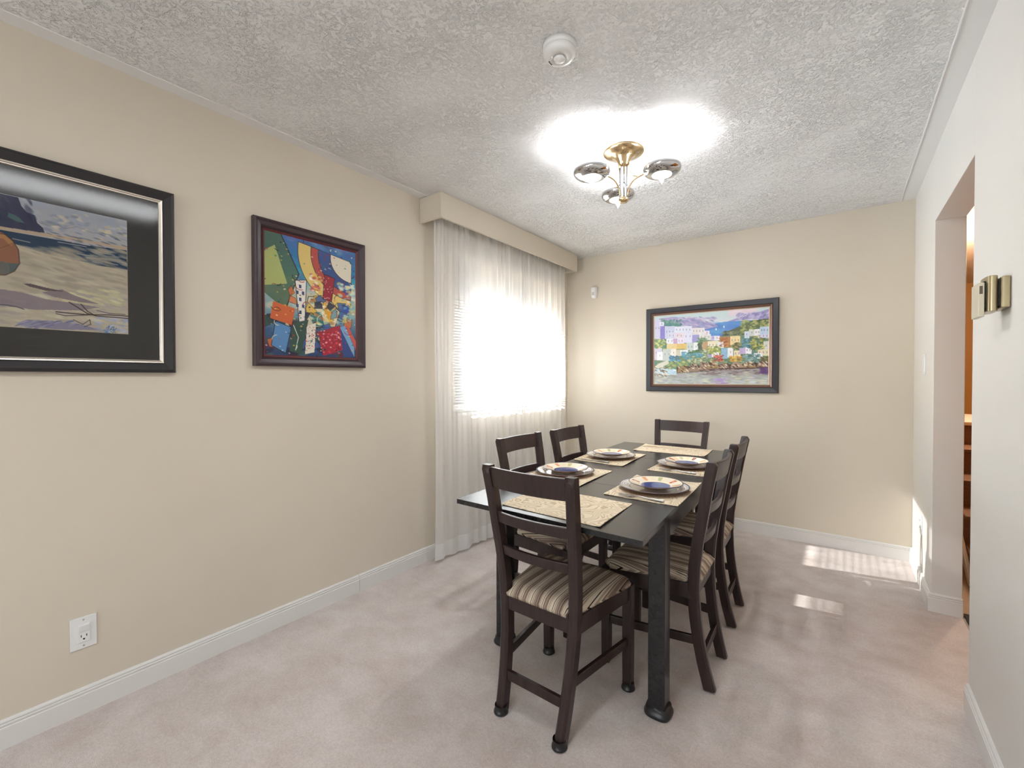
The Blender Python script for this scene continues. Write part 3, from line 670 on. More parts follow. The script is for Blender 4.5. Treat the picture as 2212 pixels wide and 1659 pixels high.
    for reg, cols, n in (((232, 700, 400, 840), [(150, 170, 110), (206, 206, 130), (110, 140, 110)], 70), ((860, 690, 1000, 760), [(120, 150, 110), (90, 120, 90)], 30), ((880, 760, 920, 900), [(90, 104, 86)], 30), ((1020, 820, 1200, 930), [(160, 168, 90), (110, 136, 90), (196, 192, 110)], 60), ((1380, 760, 1500, 850), [(150, 146, 90), (100, 96, 70)], 40), ((1500, 700, 1660, 840), [(84, 128, 150), (60, 100, 110), (120, 160, 180)], 60), ((1640, 670, 1840, 860), [(196, 190, 100), (130, 130, 84), (90, 110, 80)], 90), ((460, 950, 610, 1040), [(90, 140, 180), (120, 170, 190), (70, 110, 140)], 60), ((640, 900, 920, 1000), [(96, 156, 200), (130, 180, 206), (90, 140, 140)], 90), ((1100, 950, 1240, 1030), [(190, 80, 70), (150, 60, 60), (210, 130, 110)], 45), ((1340, 960, 1520, 1040), [(206, 150, 60), (220, 180, 90), (140, 110, 70)], 50), ((1520, 940, 1780, 1060), [(110, 150, 160), (150, 176, 180), (90, 120, 110)], 90), ((930, 860, 1010, 1010), [(140, 156, 120), (200, 206, 180)], 40), ((430, 1030, 720, 1140), [(150, 166, 100), (110, 140, 110), (190, 190, 120)], 90), ((720, 960, 1000, 1060), [(150, 160, 110), (200, 200, 160), (110, 130, 110)], 60), ((1800, 980, 1915, 1080), [(120, 110, 70), (90, 90, 60)], 40), ((730, 870, 880, 920), [(90, 120, 84)], 25)):
        P.dabs(reg, n, cols, (1.2, 3), .85, 1.5)
    P.poly([(232, 1110), (300, 1060), (430, 1010), (450, 1060), (330, 1120), (232, 1150)], (214, 212, 196))
    rocks = [(570, 1090, 760, 1200), (740, 1050, 915, 1190), (890, 1030, 1060, 1170), (1010, 1020, 1200, 1150), (1180, 1060, 1340, 1140), (1350, 1040, 1560, 1140), (1530, 1040, 1740, 1140), (1740, 1040, 1915, 1130)]
    P.poly([(560, 1110), (1915, 1060), (1915, 1150), (560, 1205)], (92, 72, 66))
    for x0, y0, x1, y1 in rocks:
        base = R.choice([(150, 122, 104), (168, 144, 124), (150, 130, 112), (158, 132, 92)])
        P.poly([(x0, y1), (x0+.1*(x1-x0), y0+.3*(y1-y0)), (x0+.4*(x1-x0), y0), (x0+.75*(x1-x0), y0+.35*(y1-y0)), (x1, y1)], base)
        P.dabs((x0+12, y0+14, x1-14, y1-6), 16, [(206, 186, 160), (220, 204, 184), (100, 74, 66), (80, 60, 60)], (1, 2.2), .9, 2.4, (.4, .9))
        P.line([(x0, y1), (x1, y1-4)], 1.6, (66, 48, 50), .8)
    P.grad([(200, 1200), (570, 1205), (930, 1185), (1915, 1140), (1950, 1450), (200, 1450)], [(150, 146, 148), (168, 172, 170), (188, 200, 200), (196, 204, 200)])
    P.dabs((232, 1200, 1900, 1380), 300, [(200, 212, 206), (160, 160, 160), (190, 180, 200), (150, 150, 140), (206, 206, 176)], (1.2, 3), .55, 3.6, (-.1, .1))
    P.dabs((900, 1150, 1900, 1240), 100, [(112, 96, 96), (140, 126, 124), (176, 166, 160)], (1, 2.4), .7, 4, (-.1, .1)); P.dabs((1760, 1140, 1900, 1220), 30, [(100, 70, 120)], (1.5, 3), .7, 2.4)
    P.dabs((1080, 1290, 1300, 1370), 30, [(170, 150, 200)], (2, 3), .6, 2.4)
    P.poly([(260, 1120), (430, 1140), (550, 1150), (556, 1225), (340, 1230), (250, 1180)], (196, 218, 226)); P.dabs((300, 1140, 540, 1210), 30, [(160, 196, 214), (226, 236, 240)], (1.5, 3), .7, 2)
    P.dabs((232, 1110, 420, 1250), 50, [(110, 100, 90), (220, 214, 200), (170, 160, 140)], (1.2, 2.5), .8, 2.6, (.2, .7))
    for x, y in ((1135, 570), (1250, 535)): P.poly([(x, y-32), (x+12, y+6), (x-8, y+8)], (240, 244, 248))
    P.line([(1760, 1325), (1800, 1330), (1880, 1332), (1890, 1322)], 1.3, (234, 226, 180), .9)
    return P
pic3 = thing('framed_painting', 'seaside village oil painting in black frame, centred on the far wall', 'painting')
x0, x1, z0, z1 = -1.432, -.391, 1.124, 1.866; Wd, Hd = x1-x0, z1-z0; pl = far_place(x0, z1)
M_FR3 = mat('black_blue_frame', (.022, .023, .030), .35)
bm = BM(); frame_mesh(bm, Wd, Hd, [(0, 0), (0, .024), (.004, .028), (.040, .022), (.043, .018)], pl); obj('frame', bm, M_FR3, pic3)
M_BRN = mat('brown_gold_liner', (.16, .085, .06), .4, .3)
bm = BM(); frame_mesh(bm, Wd, Hd, [(.043, .018), (.045, .022), (.048, .020), (.062, .012)], pl); obj('liner', bm, M_BRN, pic3)
M_LIP = mat('cream_gold_lip', (.62, .50, .38), .4, .2)
bm = BM(); frame_mesh(bm, Wd, Hd, [(.062, .012), (.064, .0145), (.070, .009)], pl); obj('inner_lip', bm, M_LIP, pic3)
village().mesh('canvas', pl(.069, .069, .0095), (Wd-.138, 0, 0), (0, 0, -(Hd-.138)), M_CANVAS, pic3)

# ------------------------------------------------------------------ dining chair
PZ = [0, .1, .2, .3, .4, .5, .6, .7, .8, .9, .925]
PY = [0, .025, .043, .055, .060, .055, .042, .024, .008, -.012, -.017]
def py(z): return interp(z, PZ, PY)
def px(z): return interp(z, [0, .45, .92], [.128, .153, .181])
def make_chair(label):
    t = thing('dining_chair', label, 'chair', (0, 0, 0), 0, 'dark wooden ladder-back chairs round the dining table')
    for s in (-1, 1):
        bm = BM(); rings = []
        zs = list(np.linspace(.008, .885, 26))
        for z in zs:
            x = s*px(z); y = py(z); hw = .0185; hd = .021
            c = .008
            # chamfered on the two back corners
            sec = [(-hw, hd), (hw, hd), (hw, -hd+c), (hw-c, -hd), (-hw+c, -hd), (-hw, -hd+c)]
            rings.append([(x+a, y+b, z) for a, b in sec])
        for z, k in ((.905, .0), (.921, 1.0)):
            x = s*px(z); y = py(z)
            sec = [(-.0185, .021), (.0185, .021), (.0185, -.013+.008*k), (.0105-.003*k, -.021+.013*k), (-.0105+.003*k, -.021+.013*k), (-.0185, -.013+.008*k)]
            rings.append([(x+a, y+b, z) for a, b in sec])
        loft(bm, rings); obj('back_leg', bm, M_ESP, t, bevel=.0012)
    for s in (-1, 1):
        bm = BM(); x = s*.190
        rings = [[(x+a*k, .412+b*k, z) for a, b in ((-.019, -.019), (.019, -.019), (.019, .019), (-.019, .019))] for z, k in ((.008, .93), (.1, .97), (.425, 1))]
        loft(bm, rings); obj('front_leg', bm, M_ESP, t, bevel=.003)
    def rail(name, z0, z1, bow, th=.017, yo=0):
        bm = BM(); rings = []; zm = (z0+z1)/2; n = 14
        for i in range(n+1):
            u = -1+2*i/n
            ring = []
            for (dy, z) in ((th/2, z0), (th/2, z1), (-th/2, z1), (-th/2, z0)):
                w_ = px(z)-.012
                ring.append((u*w_, py(z)+yo+dy-bow*(1-u*u), z))
            rings.append(ring)
        loft(bm, rings); obj(name, bm, M_ESP, t, bevel=.003)
    rail('top_rail', .838, .916, .022)
    rail('back_slat', .704, .744, .020); rail('back_slat', .578, .615, .018)
    rail('seat_rail', .365, .425, 0, .02, .0)
    bm = BM(); box(bm, (-.178, .404, .365), (.178, .424, .425)); obj('seat_rail', bm, M_ESP, t, bevel=.002)
    for s in (-1, 1):
        bm = BM(); p0 = Vector((s*.157, .062, 0)); p1 = Vector((s*.193, .41, 0)); nn = Vector((s*.01, 0, 0))
        loft(bm, [[(p.x-nn.x, p.y, .365), (p.x+nn.x, p.y, .365), (p.x+nn.x, p.y, .425), (p.x-nn.x, p.y, .425)] for p in (p0, p1)]); obj('seat_rail', bm, M_ESP, t, bevel=.002)
        bm = BM(); p0 = Vector((s*.140, .045, 0)); p1 = Vector((s*.190, .41, 0)); nn = Vector((s*.008, 0, 0))
        loft(bm, [[(p.x-nn.x, p.y, .178), (p.x+nn.x, p.y, .178), (p.x+nn.x, p.y, .212), (p.x-nn.x, p.y, .212)] for p in (p0, p1)]); obj('stretcher', bm, M_ESP, t, bevel=.002)
    bm = BM(); box(bm, (-.128, py(.13)-.008, .115), (.128, py(.13)+.008, .150)); obj('stretcher', bm, M_ESP, t, bevel=.002)
    # upholstered seat: trapezoid, notched round the back posts, domed top
    bm = BM(); n = 22; G = []
    for j in range(n+1):
        v = j/n; y = .034+.396*v
        hw0 = interp(y, [.034, .079, .084, .43], [.131, .132, .160, .216])
        row = []
        for i in range(n+1):
            u = -1+2*i/n
            e = min(1, (1-abs(u))/.14); f = min(1, v/.10, (1-v)/.12)
            e = math.sin(e*PI/2); f = math.sin(f*PI/2)
            z = .436+.022*min(e, 1)*f**.8+.020*(1-u*u)*(1-(2*v-1)**2)**.6*.9+.002*math.sin(u*9+v*4)
            # rounded front corners
            hw = hw0-(.020*max(0, (v-.90)/.10)**2)
            row.append(bm.verts.new((u*hw, y-(.022*max(0, (abs(u)-.86)/.14)**2 if v > .95 else 0), z)))
        G.append(row)
    for a, b in zip(G, G[1:]):
        for i in range(n): bm.faces.new((a[i], a[i+1], b[i+1], b[i]))
    rim = [G[0][i] for i in range(n+1)]+[G[j][n] for j in range(1, n+1)]+[G[n][i] for i in range(n-1, -1, -1)]+[G[j][0] for j in range(n-1, 0, -1)]
    low = [bm.verts.new((v_.co.x*.985, .23+(v_.co.y-.23)*.985, .424)) for v_ in rim]
    for i in range(len(rim)):
        j = (i+1) % len(rim); bm.faces.new((rim[i], rim[j], low[j], low[i]))
    bm.faces.new(low[::-1])
    obj('seat_cushion', bm, M_SEAT, t, smooth=True)
    return t
def add_glides(ch, front=True):
    spots = [(-.128, 0), (.128, 0)]+([(-.19, .412), (.19, .412)] if front else [])
    for x, y in spots:
        bm = BM(); lathe(bm, [(.022, 0), (.027, .004), (.027, .010), (.024, .013), (.0235, .032)], (x, y, 0), 24, capt=False)
        obj('leg_glide', bm, M_GLIDE, ch, smooth=True)
        if y: pass
chair = make_chair('dark wooden chair at the near end of the table, its back to the camera')
spots = [((-.882, 1.290, 0), -2.0, None),
         ((-.412, 2.003, 0), 91.5, 'dark wooden chair on the right side of the table, the nearer one'),
         ((-.432, 2.552, 0), 91.5, 'dark wooden chair on the right side of the table, the farther one'),
         ((-1.452, 2.050, 0), -90.5, 'dark wooden chair on the curtain side of the table, the nearer one'),
         ((-1.430, 2.560, 0), -90.0, 'dark wooden chair on the curtain side of the table, the farther one'),
         ((-.973, 3.462, 0), 178.5, 'dark wooden chair at the far end of the table, facing the camera')]
for i, (loc, a, lab) in enumerate(spots):
    o = chair if i == 0 else copy_tree(chair)
    o.location = loc; o.rotation_euler = (0, 0, math.radians(a))
    if lab: o['label'] = lab
add_glides(chair)

# ------------------------------------------------------------------ dining table
tb = thing('dining_table', 'black-brown extending dining table set with placemats in the middle of the room', 'table', (0, 0, 0))
A_, B_, C_, D_ = Vector((-1.284, 1.348, 0)), Vector((-.487, 1.333, 0)), Vector((-.612, 3.318, 0)), Vector((-1.368, 3.346, 0))
def TP(u, v, z=0):   # u across, v along, 0..1
    p = (A_*(1-u)+B_*u)*(1-v)+(D_*(1-u)+C_*u)*v; return Vector((p.x, p.y, z))
def slab(name, v0, v1):
    bm = BM(); loft(bm, [[TP(u, v, z) for u, v in ((0, v0), (1, v0), (1, v1), (0, v1))] for z in (.7225, .742)]); return obj(name, bm, M_BLACK, tb, bevel=.0012)
slab('extension_leaf', 0, .3030); slab('tabletop', .3036, .6994); slab('extension_leaf', .7, 1)
def tleg(u, v, nm='leg'):
    p = TP(u, v)
    bm = BM(); box(bm, (p.x-.031, p.y-.031, .01), (p.x+.031, p.y+.031, .722)); l_ = obj(nm, bm, M_BLACK, tb, bevel=.003)
    bm = BM(); rings = []
    for z, r in ((0, .048), (.006, .052), (.014, .052), (.020, .047), (.034, .0445)):
        rings.append([(p.x+r*.93*math.copysign(abs(math.cos(a))**.62, math.cos(a)), p.y+r*.93*math.copysign(abs(math.sin(a))**.62, math.sin(a)), z) for a in np.linspace(0, 2*PI, 33)[:-1]])
    loft(bm, rings, cap=True); q = obj('leg_cup', bm, M_GLIDE, l_, smooth=True)
VL, VH = .155, .845
for u, v in ((.0395, VL), (.9605, VL), (.0395, VH), (.9605, VH)): tleg(u, v)
def apron(u0, v0, u1, v1):
    a, b = TP(u0, v0), TP(u1, v1); d = (b-a).normalized(); nn = Vector((-d.y, d.x, 0))*.010; a = a+d*.03; b = b-d*.03
    bm = BM(); loft(bm, [[(p-nn).to_tuple()[:2]+(.642,), (p+nn).to_tuple()[:2]+(.642,), (p+nn).to_tuple()[:2]+(.7225,), (p-nn).to_tuple()[:2]+(.7225,)] for p in (a, b)])
    obj('apron', bm, M_BLACK, tb, bevel=.0015)
apron(.025, VL, .025, VH); apron(.975, VL, .975, VH); apron(.0395, VL+.012, .9605, VL+.012); apron(.0395, VH-.012, .9605, VH-.012)

# ------------------------------------------------------------------ placemats
def placemat(corners, label, curl):
    c = sum((Vector(p) for p in corners), Vector((0, 0)))/4
    bm = BM(); n = 20; top = []; bot = []
    for j in range(n+1):
        rt = []; rb = []
        for i in range(n+1):
            u, v = i/n, j/n
            p = (Vector(corners[0])*(1-u)+Vector(corners[1])*u)*(1-v)+(Vector(corners[3])*(1-u)+Vector(corners[2])*u)*v-c
            z = .0014*abs(math.sin(u*7+curl)*math.sin(v*6+2*curl))
            z += .004*max(0, abs(2*u-1)-.88)/.12*(.5+.5*math.sin(curl*3+v*4))
            rt.append(bm.verts.new((p.x, p.y, .0022+z))); rb.append(bm.verts.new((p.x, p.y, .0004+z*.8)))
        top.append(rt); bot.append(rb)
    for a, b in zip(top, top[1:]):
        for i in range(n): bm.faces.new((a[i], a[i+1], b[i+1], b[i]))
    for a, b in zip(bot, bot[1:]):
        for i in range(n): bm.faces.new((a[i+1], a[i], b[i], b[i+1]))
    for k in range(n):
        bm.faces.new((top[0][k+1], top[0][k], bot[0][k], bot[0][k+1])); bm.faces.new((top[n][k], top[n][k+1], bot[n][k+1], bot[n][k]))
        bm.faces.new((top[k][0], top[k+1][0], bot[k+1][0], bot[k][0])); bm.faces.new((top[k+1][n], top[k][n], bot[k][n], bot[k+1][n]))
    o = obj('placemat', bm, M_MAT, smooth=False, loc=(c.x, c.y, .742))
    return tag(o, label, 'placemat', 'tan patterned placemats on the table')
placemat([(-1.080, 1.388), (-.646, 1.368), (-.664, 1.700), (-1.092, 1.712)], 'empty tan paisley placemat at the near end of the table', .3)
placemat([(-.822, 1.773), (-.508, 1.769), (-.528, 2.222), (-.838, 2.205)], 'tan paisley placemat under the nearer plates on the right side', 1.1)
placemat([(-1.298, 1.812), (-.966, 1.805), (-.986, 2.241), (-1.308, 2.235)], 'tan paisley placemat under the nearer plates on the curtain side', 2.2)
placemat([(-.846, 2.381), (-.548, 2.386), (-.575, 2.820), (-.866, 2.808)], 'tan paisley placemat under the farther plates on the right side', 3.1)
placemat([(-1.316, 2.416), (-.990, 2.391), (-1.022, 2.850), (-1.345, 2.845)], 'tan paisley placemat under the farther plates on the curtain side', 4.3)
placemat([(-1.160, 2.983), (-.697, 2.996), (-.712, 3.292), (-1.187, 3.300)], 'empty tan placemat at the far end of the table', 5.2)

# ------------------------------------------------------------------ plates
def plate_mesh(name, prof, colf, n=144):
    bm = BM(); lay = None
    rings = [[(r*math.cos(2*PI*i/n), r*math.sin(2*PI*i/n), z) for i in range(n)] for r, z, _ in prof]
    R = [[bm.verts.new(p) for p in q] for q in rings]
    for a, b in zip(R, R[1:]):
        for i in range(n): bm.faces.new((a[i], a[(i+1) % n], b[(i+1) % n], b[i])).smooth = True
    bm.faces.new(R[0][::-1]); bm.faces.new(R[-1])
    me = bpy.data.meshes.new(name); bmesh.ops.recalc_face_normals(bm, faces=bm.faces); bm.to_mesh(me); bm.free()
    ca = me.color_attributes.new('Col', 'FLOAT_COLOR', 'POINT'); k = 0
    for r, z, side in prof:
        for i in range(n):
            ca.data[k].color = (*lin(colf(r, 2*PI*i/n, side)), 1); k += 1
    me.materials.append(M_CERAMIC); return me
def dense(prof, step=.0022):
    out = []
    for (r0, z0, s0), (r1, z1, s1) in zip(prof, prof[1:]):
        m_ = max(1, int(abs(r1-r0)/step)) if s0 == 't' else 1
        for k in range(m_): out.append((r0+(r1-r0)*k/m_, z0+(z1-z0)*k/m_, s0))
    out.append(prof[-1]); return out
def col_big(r, a, s):
    if s == 'b': return (196, 158, 142)
    if r > .1455: return (44, 46, 84)
    if .137 < r < .1395: return (96, 104, 140)
    if .108 < r < .135:
        k = a/(2*PI)*14; f = k-int(k)
        if abs(math.hypot((f-.5)*.055, r-.1215)-.009) < .0025: return (84, 84, 118)
        if abs(f) < .045: return (176, 128, 96)
        return (226, 220, 208)
    if .104 < r < .106: return (150, 110, 96)
    return (226, 216, 200)
PAL = [(190, 84, 60), (226, 216, 190), (176, 178, 126), (228, 214, 180), (214, 150, 110), (226, 220, 200), (150, 84, 70), (224, 206, 166), (186, 186, 150), (230, 196, 150)]
def col_small(r, a, s):
    if s == 'b': return (202, 168, 150)
    if r > .1115: return (44, 50, 92)
    if r < .063:
        v = math.sin(r*260+2.5*math.sin(a*2))+math.sin(a*5+r*90)
        if r > .060: return (26, 34, 80)
        return (34+10*v, 62+14*v, 130+16*v)
    if .070 < r < .104:
        k = a/(2*PI)*16; i = int(k); f = k-i
        if .22 < f < .78:
            c = PAL[i % 10]
            if i % 3 == 0 and .42 < f < .58 and .082 < r < .095: return (222, 200, 170)
            return c
    return (230, 216, 190)
big_prof = dense([(.085, 0, 'b'), (.089, .0, 'b'), (.1, .006, 'b'), (.148, .0165, 'b'), (.152, .0200, 't'), (.150, .0205, 't'), (.108, .0105, 't'), (.099, .0055, 't'), (0.004, .0048, 't')])
small_prof = dense([(.060, 0, 'b'), (.064, 0, 'b'), (.078, .007, 'b'), (.113, .0180, 'b'), (.1165, .0215, 't'), (.115, .022, 't'), (.072, .0108, 't'), (.063, .0060, 't'), (.004, .0050, 't')])
me_big = plate_mesh('dinner_plate', big_prof, col_big, 168); me_small = plate_mesh('salad_plate', small_prof, col_small, 160)
settings = [((-.672, 1.975), .4, 'nearer plates on the right side'), ((-1.160, 2.035), 1.9, 'nearer plates on the curtain side'),
            ((-.708, 2.600), 3.0, 'farther plates on the right side'), ((-1.168, 2.625), 4.4, 'farther plates on the curtain side')]
wh = ['nearer setting on the right side', 'nearer setting on the curtain side', 'farther setting on the right side', 'farther setting on the curtain side']
for (p, a, _), s in zip(settings, wh):
    o = link('dinner_plate', me_big); o.location = (p[0], p[1], .7458); o.rotation_euler = (0, 0, a)
    tag(o, 'large cream dinner plate with dark rim, '+s, 'plate', 'dinner plates on the placemats')
    o = link('salad_plate', me_small); o.location = (p[0]+.012, p[1]-.012, .7625); o.rotation_euler = (0, 0, a*1.7)
    tag(o, 'smaller blue-centred plate stacked on top, '+s, 'plate', 'salad plates on the dinner plates')

# cutlery lying beside plates
def make_knife(loc, rz, label):
    t = thing('table_knife', label, 'knife', loc, rz, None)
    bm = BM(); tube(bm, [(0, 0, .004), (.03, 0, .0045), (.08, 0, .0042), (.095, 0, .0038)], [.0045, .0055, .0042, .0032], 10); obj('handle', bm, M_STEEL, t, smooth=True)
    bm = BM(); out = [(.095, -.0035), (.11, -.007), (.18, -.008), (.20, -.004), (.205, .002), (.19, .005), (.11, .005), (.095, .003)]
    loft(bm, [[(x, y, z) for x, y in out] for z in (.0028, .0045)]); obj('blade', bm, M_STEEL, t)
def make_fork(loc, rz, label, g_=None):
    t = thing('table_fork', label, 'fork', loc, rz, g_)
    bm = BM(); tube(bm, catmull([(0, 0, .0035), (.02, 0, .004), (.06, 0, .0045), (.10, 0, .007), (.125, 0, .005)], 4), [.0055]*4+[.005]*4+[.0032]*9, 10); obj('handle', bm, M_STEEL, t, smooth=True)
    bm = BM(); out = [(.122, -.003), (.135, -.011), (.15, -.012), (.15, .012), (.135, .011), (.122, .003)]
    loft(bm, [[(x, y, z) for x, y in out] for z in (.0040, .0058)])
    for yy in (-.0105, -.0035, .0035, .0105): tube(bm, [(.149, yy, .005), (.17, yy, .004), (.193, yy, .006)], [.0017, .0015, .0008], 6)
    obj('tines', bm, M_STEEL, t)
make_fork((-.568, 1.787, .746), PI-.03, 'steel fork on the near edge of placemat, nearer setting on the right side', 'forks on the right side placemats')
make_fork((-.60, 2.408, .746), PI-.05, 'steel fork on the near edge of placemat, farther setting on the right side', 'forks on the right side placemats')
make_knife((-1.09, 2.428, .746), PI-.05, 'steel knife on the near edge of placemat, farther setting on the curtain side')

# ------------------------------------------------------------------ ceiling lamp
LX, LY = -.931, 2.249
lamp = thing('ceiling_lamp', 'chrome and brass ceiling lamp with three lit bowl shades over the table', 'lamp', (LX, LY, H))
bm = BM(); lathe(bm, [(.103, -.003), (.106, -.009), (.101, -.016), (.075, -.021), (.056, -.026), (.050, -.034), (.042, -.038), (.038, -.050), (.033, -.056), (.028, -.072), (.022, -.088)], n=64); obj('canopy', bm, M_BRASS, lamp, smooth=True)
M_FROST = mat('frosted_white_acrylic', (.78, .80, .84), .25)
bm = BM(); lathe(bm, [(.0165, -.252), (.0165, -.082)], n=32); obj('stem', bm, M_FROST, lamp, smooth=True)
for k in range(3):
    a = k*2*PI/3+PI/3; bm = BM(); tube(bm, [(.021*math.cos(a), .021*math.sin(a), -.255), (.021*math.cos(a), .021*math.sin(a), -.075)], .0042, 10); obj('stem_rod', bm, M_CHROME, lamp, smooth=True)
bm = BM(); lathe(bm, [(.010, -.272), (.020, -.270), (.026, -.262), (.026, -.250), (.020, -.246)], n=40); obj('bottom_cap', bm, M_BRASS, lamp, smooth=True)
RA = .200
def bowl_at(a):
    cx, cy = RA*math.cos(a), RA*math.sin(a); z0 = -.152
    bm = BM(); lathe(bm, [(.047, -.027), (.070, -.024), (.086, -.014), (.093, -.001), (.091, .011), (.080, .019), (.066, .022), (.064, .020), (.078, .016), (.088, .009), (.089, 0), (.082, -.011), (.068, -.020), (.047, -.0245)], (cx, cy, z0), 64, capb=False, capt=False)
    bw = obj('bowl_shade', bm, M_CHROME, lamp, smooth=True)
    bm = BM(); lathe(bm, [(.006, -.033), (.030, -.032), (.046, -.028), (.048, -.024), (.030, -.022)], (cx, cy, z0), 40); obj('glass_insert', bm, M_LAMPGLASS, bw, smooth=True)
    bm = BM(); lathe(bm, [(.001, -.074), (.015, -.044), (.0185, -.036), (.012, -.031)], (cx, cy, z0), 8); obj('crystal_finial', bm, M_CRYSTAL, bw)
    d = Vector((math.cos(a), math.sin(a), 0))
    bm = BM(); tube(bm, catmull([d*.020+Vector((0, 0, -.240)), d*.030+Vector((0, 0, -.200)), d*.060+Vector((0, 0, -.165)), d*.108+Vector((0, 0, -.150))], 8), .004, 8)
    tube(bm, catmull([d*.030+Vector((0, 0, -.070)), d*.034+Vector((0, 0, -.110)), d*.050+Vector((0, 0, -.140)), d*.078+Vector((0, 0, -.155))], 8), .003, 8)
    obj('arm', bm, M_BRASS, lamp, smooth=True)
    light('bulb', 'POINT', (LX+cx, LY+cy, H+z0+.036), 2.3, (.96, .975, 1), .016)
for k in range(3): bowl_at(.02+k*2*PI/3)

# flush ceiling fixture further back in the room; its reflection shows in the beach painting's glass
fx = thing('ceiling_light_panel', 'flush white ceiling light above the camera, reflected in the beach painting glass', 'lamp', (-.57, .34, H))
bm = BM(); box(bm, (-.20, -.75, -.028), (.20, .75, -.003)); obj('housing', bm, M_WHITE_PLASTIC, fx, bevel=.004)
M_PANEL = emis('lit_diffuser_panel', (.97, .98, 1), 9.5)
bm = BM(); box(bm, (-.15, -.35, -.036), (.15, .74, -.028)); obj('diffuser', bm, M_PANEL, fx)

# ------------------------------------------------------------------ small fittings
sd = thing('smoke_detector', 'round white smoke detector on the textured ceiling', 'smoke detector', (-.822, 1.400, H-.003))
bm = BM(); lathe(bm, [(.060, 0), (.060, -.018), (.057, -.020)], n=64); obj('base', bm, M_WHITE_PLASTIC, sd, smooth=True)
bm = BM(); lathe(bm, [(.055, -.019), (.058, -.022), (.059, -.030), (.052, -.042), (.030, -.048), (.028, -.046)], n=64); obj('cover', bm, M_WHITE_PLASTIC, sd, smooth=True)
bm = BM(); lathe(bm, [(.022, -.046), (.021, -.052), (.014, -.058), (.002, -.060)], n=40); obj('sensor_dome', bm, M_WHITE_PLASTIC, sd, smooth=True)
bm = BM()
for k in range(3): box(bm, (-.040+.004*k, -.010, -.0475+.001*k), (-.038+.004*k, .012, -.044+.001*k))
obj('vent_slots', bm, M_DARK, sd)

ms = thing('motion_sensor', 'small white alarm sensor high on the far wall beside the valance', 'sensor', (-1.957, YF, 2.082))
bm = BM(); rings = []
for z, k, dd in ((-.058, .6, .018), (-.050, .8, .032), (-.02, 1, .045), (.045, 1, .042), (.052, .95, .036)):
    rings.append([(x*k, -y*dd/.045, z) for x, y in ((-.030, .0), (-.032, .020), (-.022, .040), (0, .045), (.022, .040), (.032, .020), (.030, .0))])
loft(bm, rings); obj('body', bm, M_WHITE_PLASTIC, ms, bevel=.002)
bm = BM(); box(bm, (-.014, -.0465, -.03), (.014, -.042, 0)); obj('lens', bm, mat('grey_lens', (.55, .56, .57), .3), ms)

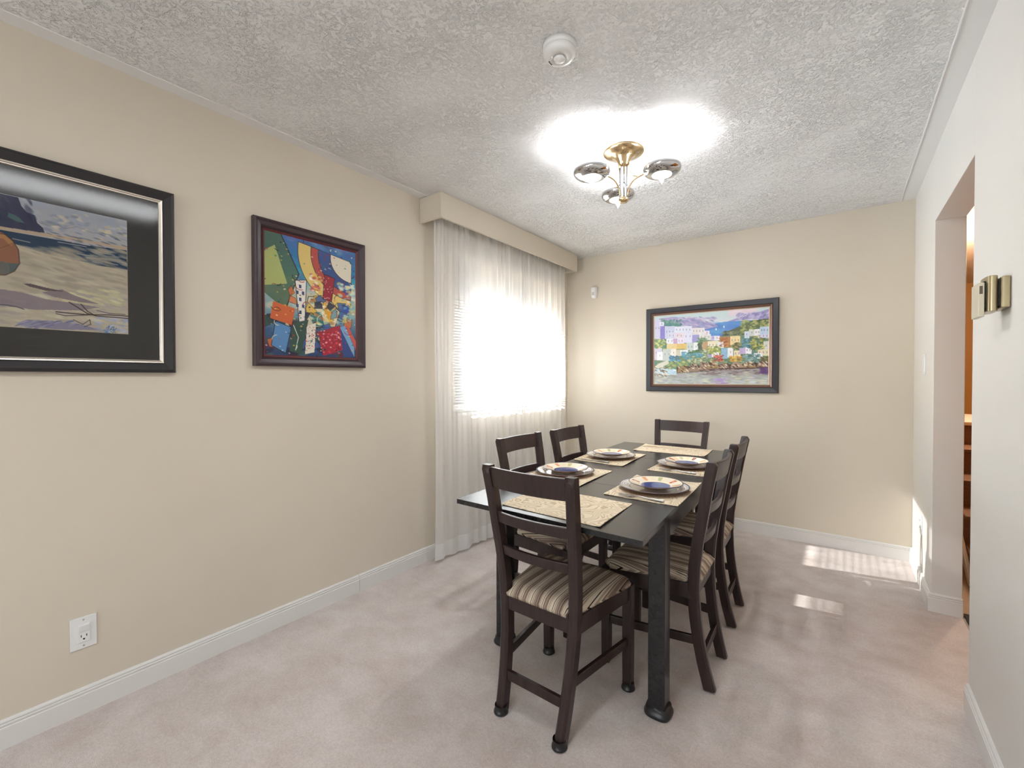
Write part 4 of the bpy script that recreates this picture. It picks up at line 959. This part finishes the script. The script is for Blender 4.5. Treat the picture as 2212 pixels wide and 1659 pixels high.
def plate_outlet(name, label, cat, loc, rz, kind, w_=.071, h_=.117):
    """local frame: x along wall, y = out of wall (-y), z up"""
    t = thing(name, label, cat, loc, rz)
    bm = BM(); box(bm, (-w_/2, -.005, -h_/2), (w_/2, 0, h_/2)); obj('cover_plate', bm, M_WHITE_PLASTIC, t, bevel=.002)
    if kind == 'combo':
        bm = BM(); box(bm, (-.017, -.0085, -.034), (.017, -.004, .034)); obj('device_body', bm, M_WHITE_PLASTIC, t, bevel=.001)
        bm = BM(); loft(bm, [[(x, y, z) for y, z in ((-.008, .004), (-.0095, .004), (-.014, .029), (-.008, .031))] for x in (-.0145, .0145)]); obj('rocker_switch', bm, M_WHITE_PLASTIC, t)
        bm = BM()
        for x in (-.0075, .0075): box(bm, (x-.0011, -.0092, -.014), (x+.0011, -.0083, -.006))
        lathe_pts = [(.003*math.cos(q), .003*math.sin(q)) for q in np.linspace(0, 2*PI, 13)[:-1]]
        loft(bm, [[(a_, yy, -.022+b_) for a_, b_ in lathe_pts] for yy in (-.0092, -.0083)]); obj('socket_slots', bm, M_DARK, t)
    elif kind == 'duplex':
        for zz in (-.02, .02):
            bm = BM(); loft(bm, [[(.016*math.cos(q), yy, zz+.014*math.sin(q)) for q in np.linspace(0, 2*PI, 25)[:-1]] for yy in (-.0075, -.004)]); s_ = obj('socket', bm, M_WHITE_PLASTIC, t)
            bm = BM()
            for x in (-.006, .006): box(bm, (x-.001, -.0083, zz-.002), (x+.001, -.0074, zz+.006))
            obj('socket_slots', bm, M_DARK, s_)
    else:
        bm = BM(); loft(bm, [[(x, y, z) for y, z in ((-.004, -.03), (-.007, -.03), (-.010, .03), (-.004, .03))] for x in (-.016, .016)]); obj('rocker_switch', bm, M_WHITE_PLASTIC, t)
    for zz in (-.048, .048):
        bm = BM(); loft(bm, [[(.0032*math.cos(q), yy, zz+.0032*math.sin(q)) for q in np.linspace(0, 2*PI, 13)[:-1]] for yy in (-.0056, -.0048)])
        obj('screw', bm, M_STEEL, t)
    return t
plate_outlet('wall_outlet', 'white switch and socket plate low on the cream wall under beach painting', 'outlet', (XL, .374, .300), PI/2, 'combo', .073, .118)
plate_outlet('wall_outlet', 'white socket plate in the sun stripes low on the right wall', 'outlet', (XR, 3.60, .365), -PI/2, 'duplex')
plate_outlet('light_switch', 'white light switch on the right wall beside the opening', 'switch', (XR, 3.53, 1.322), -PI/2, 'switch')

th = thing('thermostat', 'brass-coloured thermostat on the off-white wall beside the opening', 'thermostat', (XR, 1.945, 1.492), -PI/2)
# local: x runs towards the camera end of the wall, y = -out of the wall
bm = BM(); box(bm, (-.055, -.023, -.045), (.055, 0, .047)); obj('base_box', bm, M_BRONZE, th, bevel=.004)
bm = BM(); loft(bm, [[(-.004+.050*math.copysign(abs(math.cos(q))**.6, math.cos(q)), -.040-.0155*math.copysign(abs(math.sin(q))**.6, math.sin(q)), z) for q in np.linspace(0, 2*PI, 41)[:-1]] for z in (-.052, .053)]); obj('front_cover', bm, M_BRONZE, th, bevel=.0015)
bm = BM(); box(bm, (-.045, -.0265, -.036), (.036, -.0225, .040)); box(bm, (-.045, -.059, -.040), (.028, -.054, .040)); obj('dark_gap', bm, M_DARK, th)
bm = BM(); box(bm, (-.052, -.074, -.066), (.034, -.058, .036)); obj('face_plate', bm, M_GOLDP, th, bevel=.002)
bm = BM(); box(bm, (.0335, -.071, .002), (.0346, -.063, .026)); obj('display_window', bm, mat('brown_window', (.12, .09, .06), .3), th)
th.scale = (1, .86, 1)
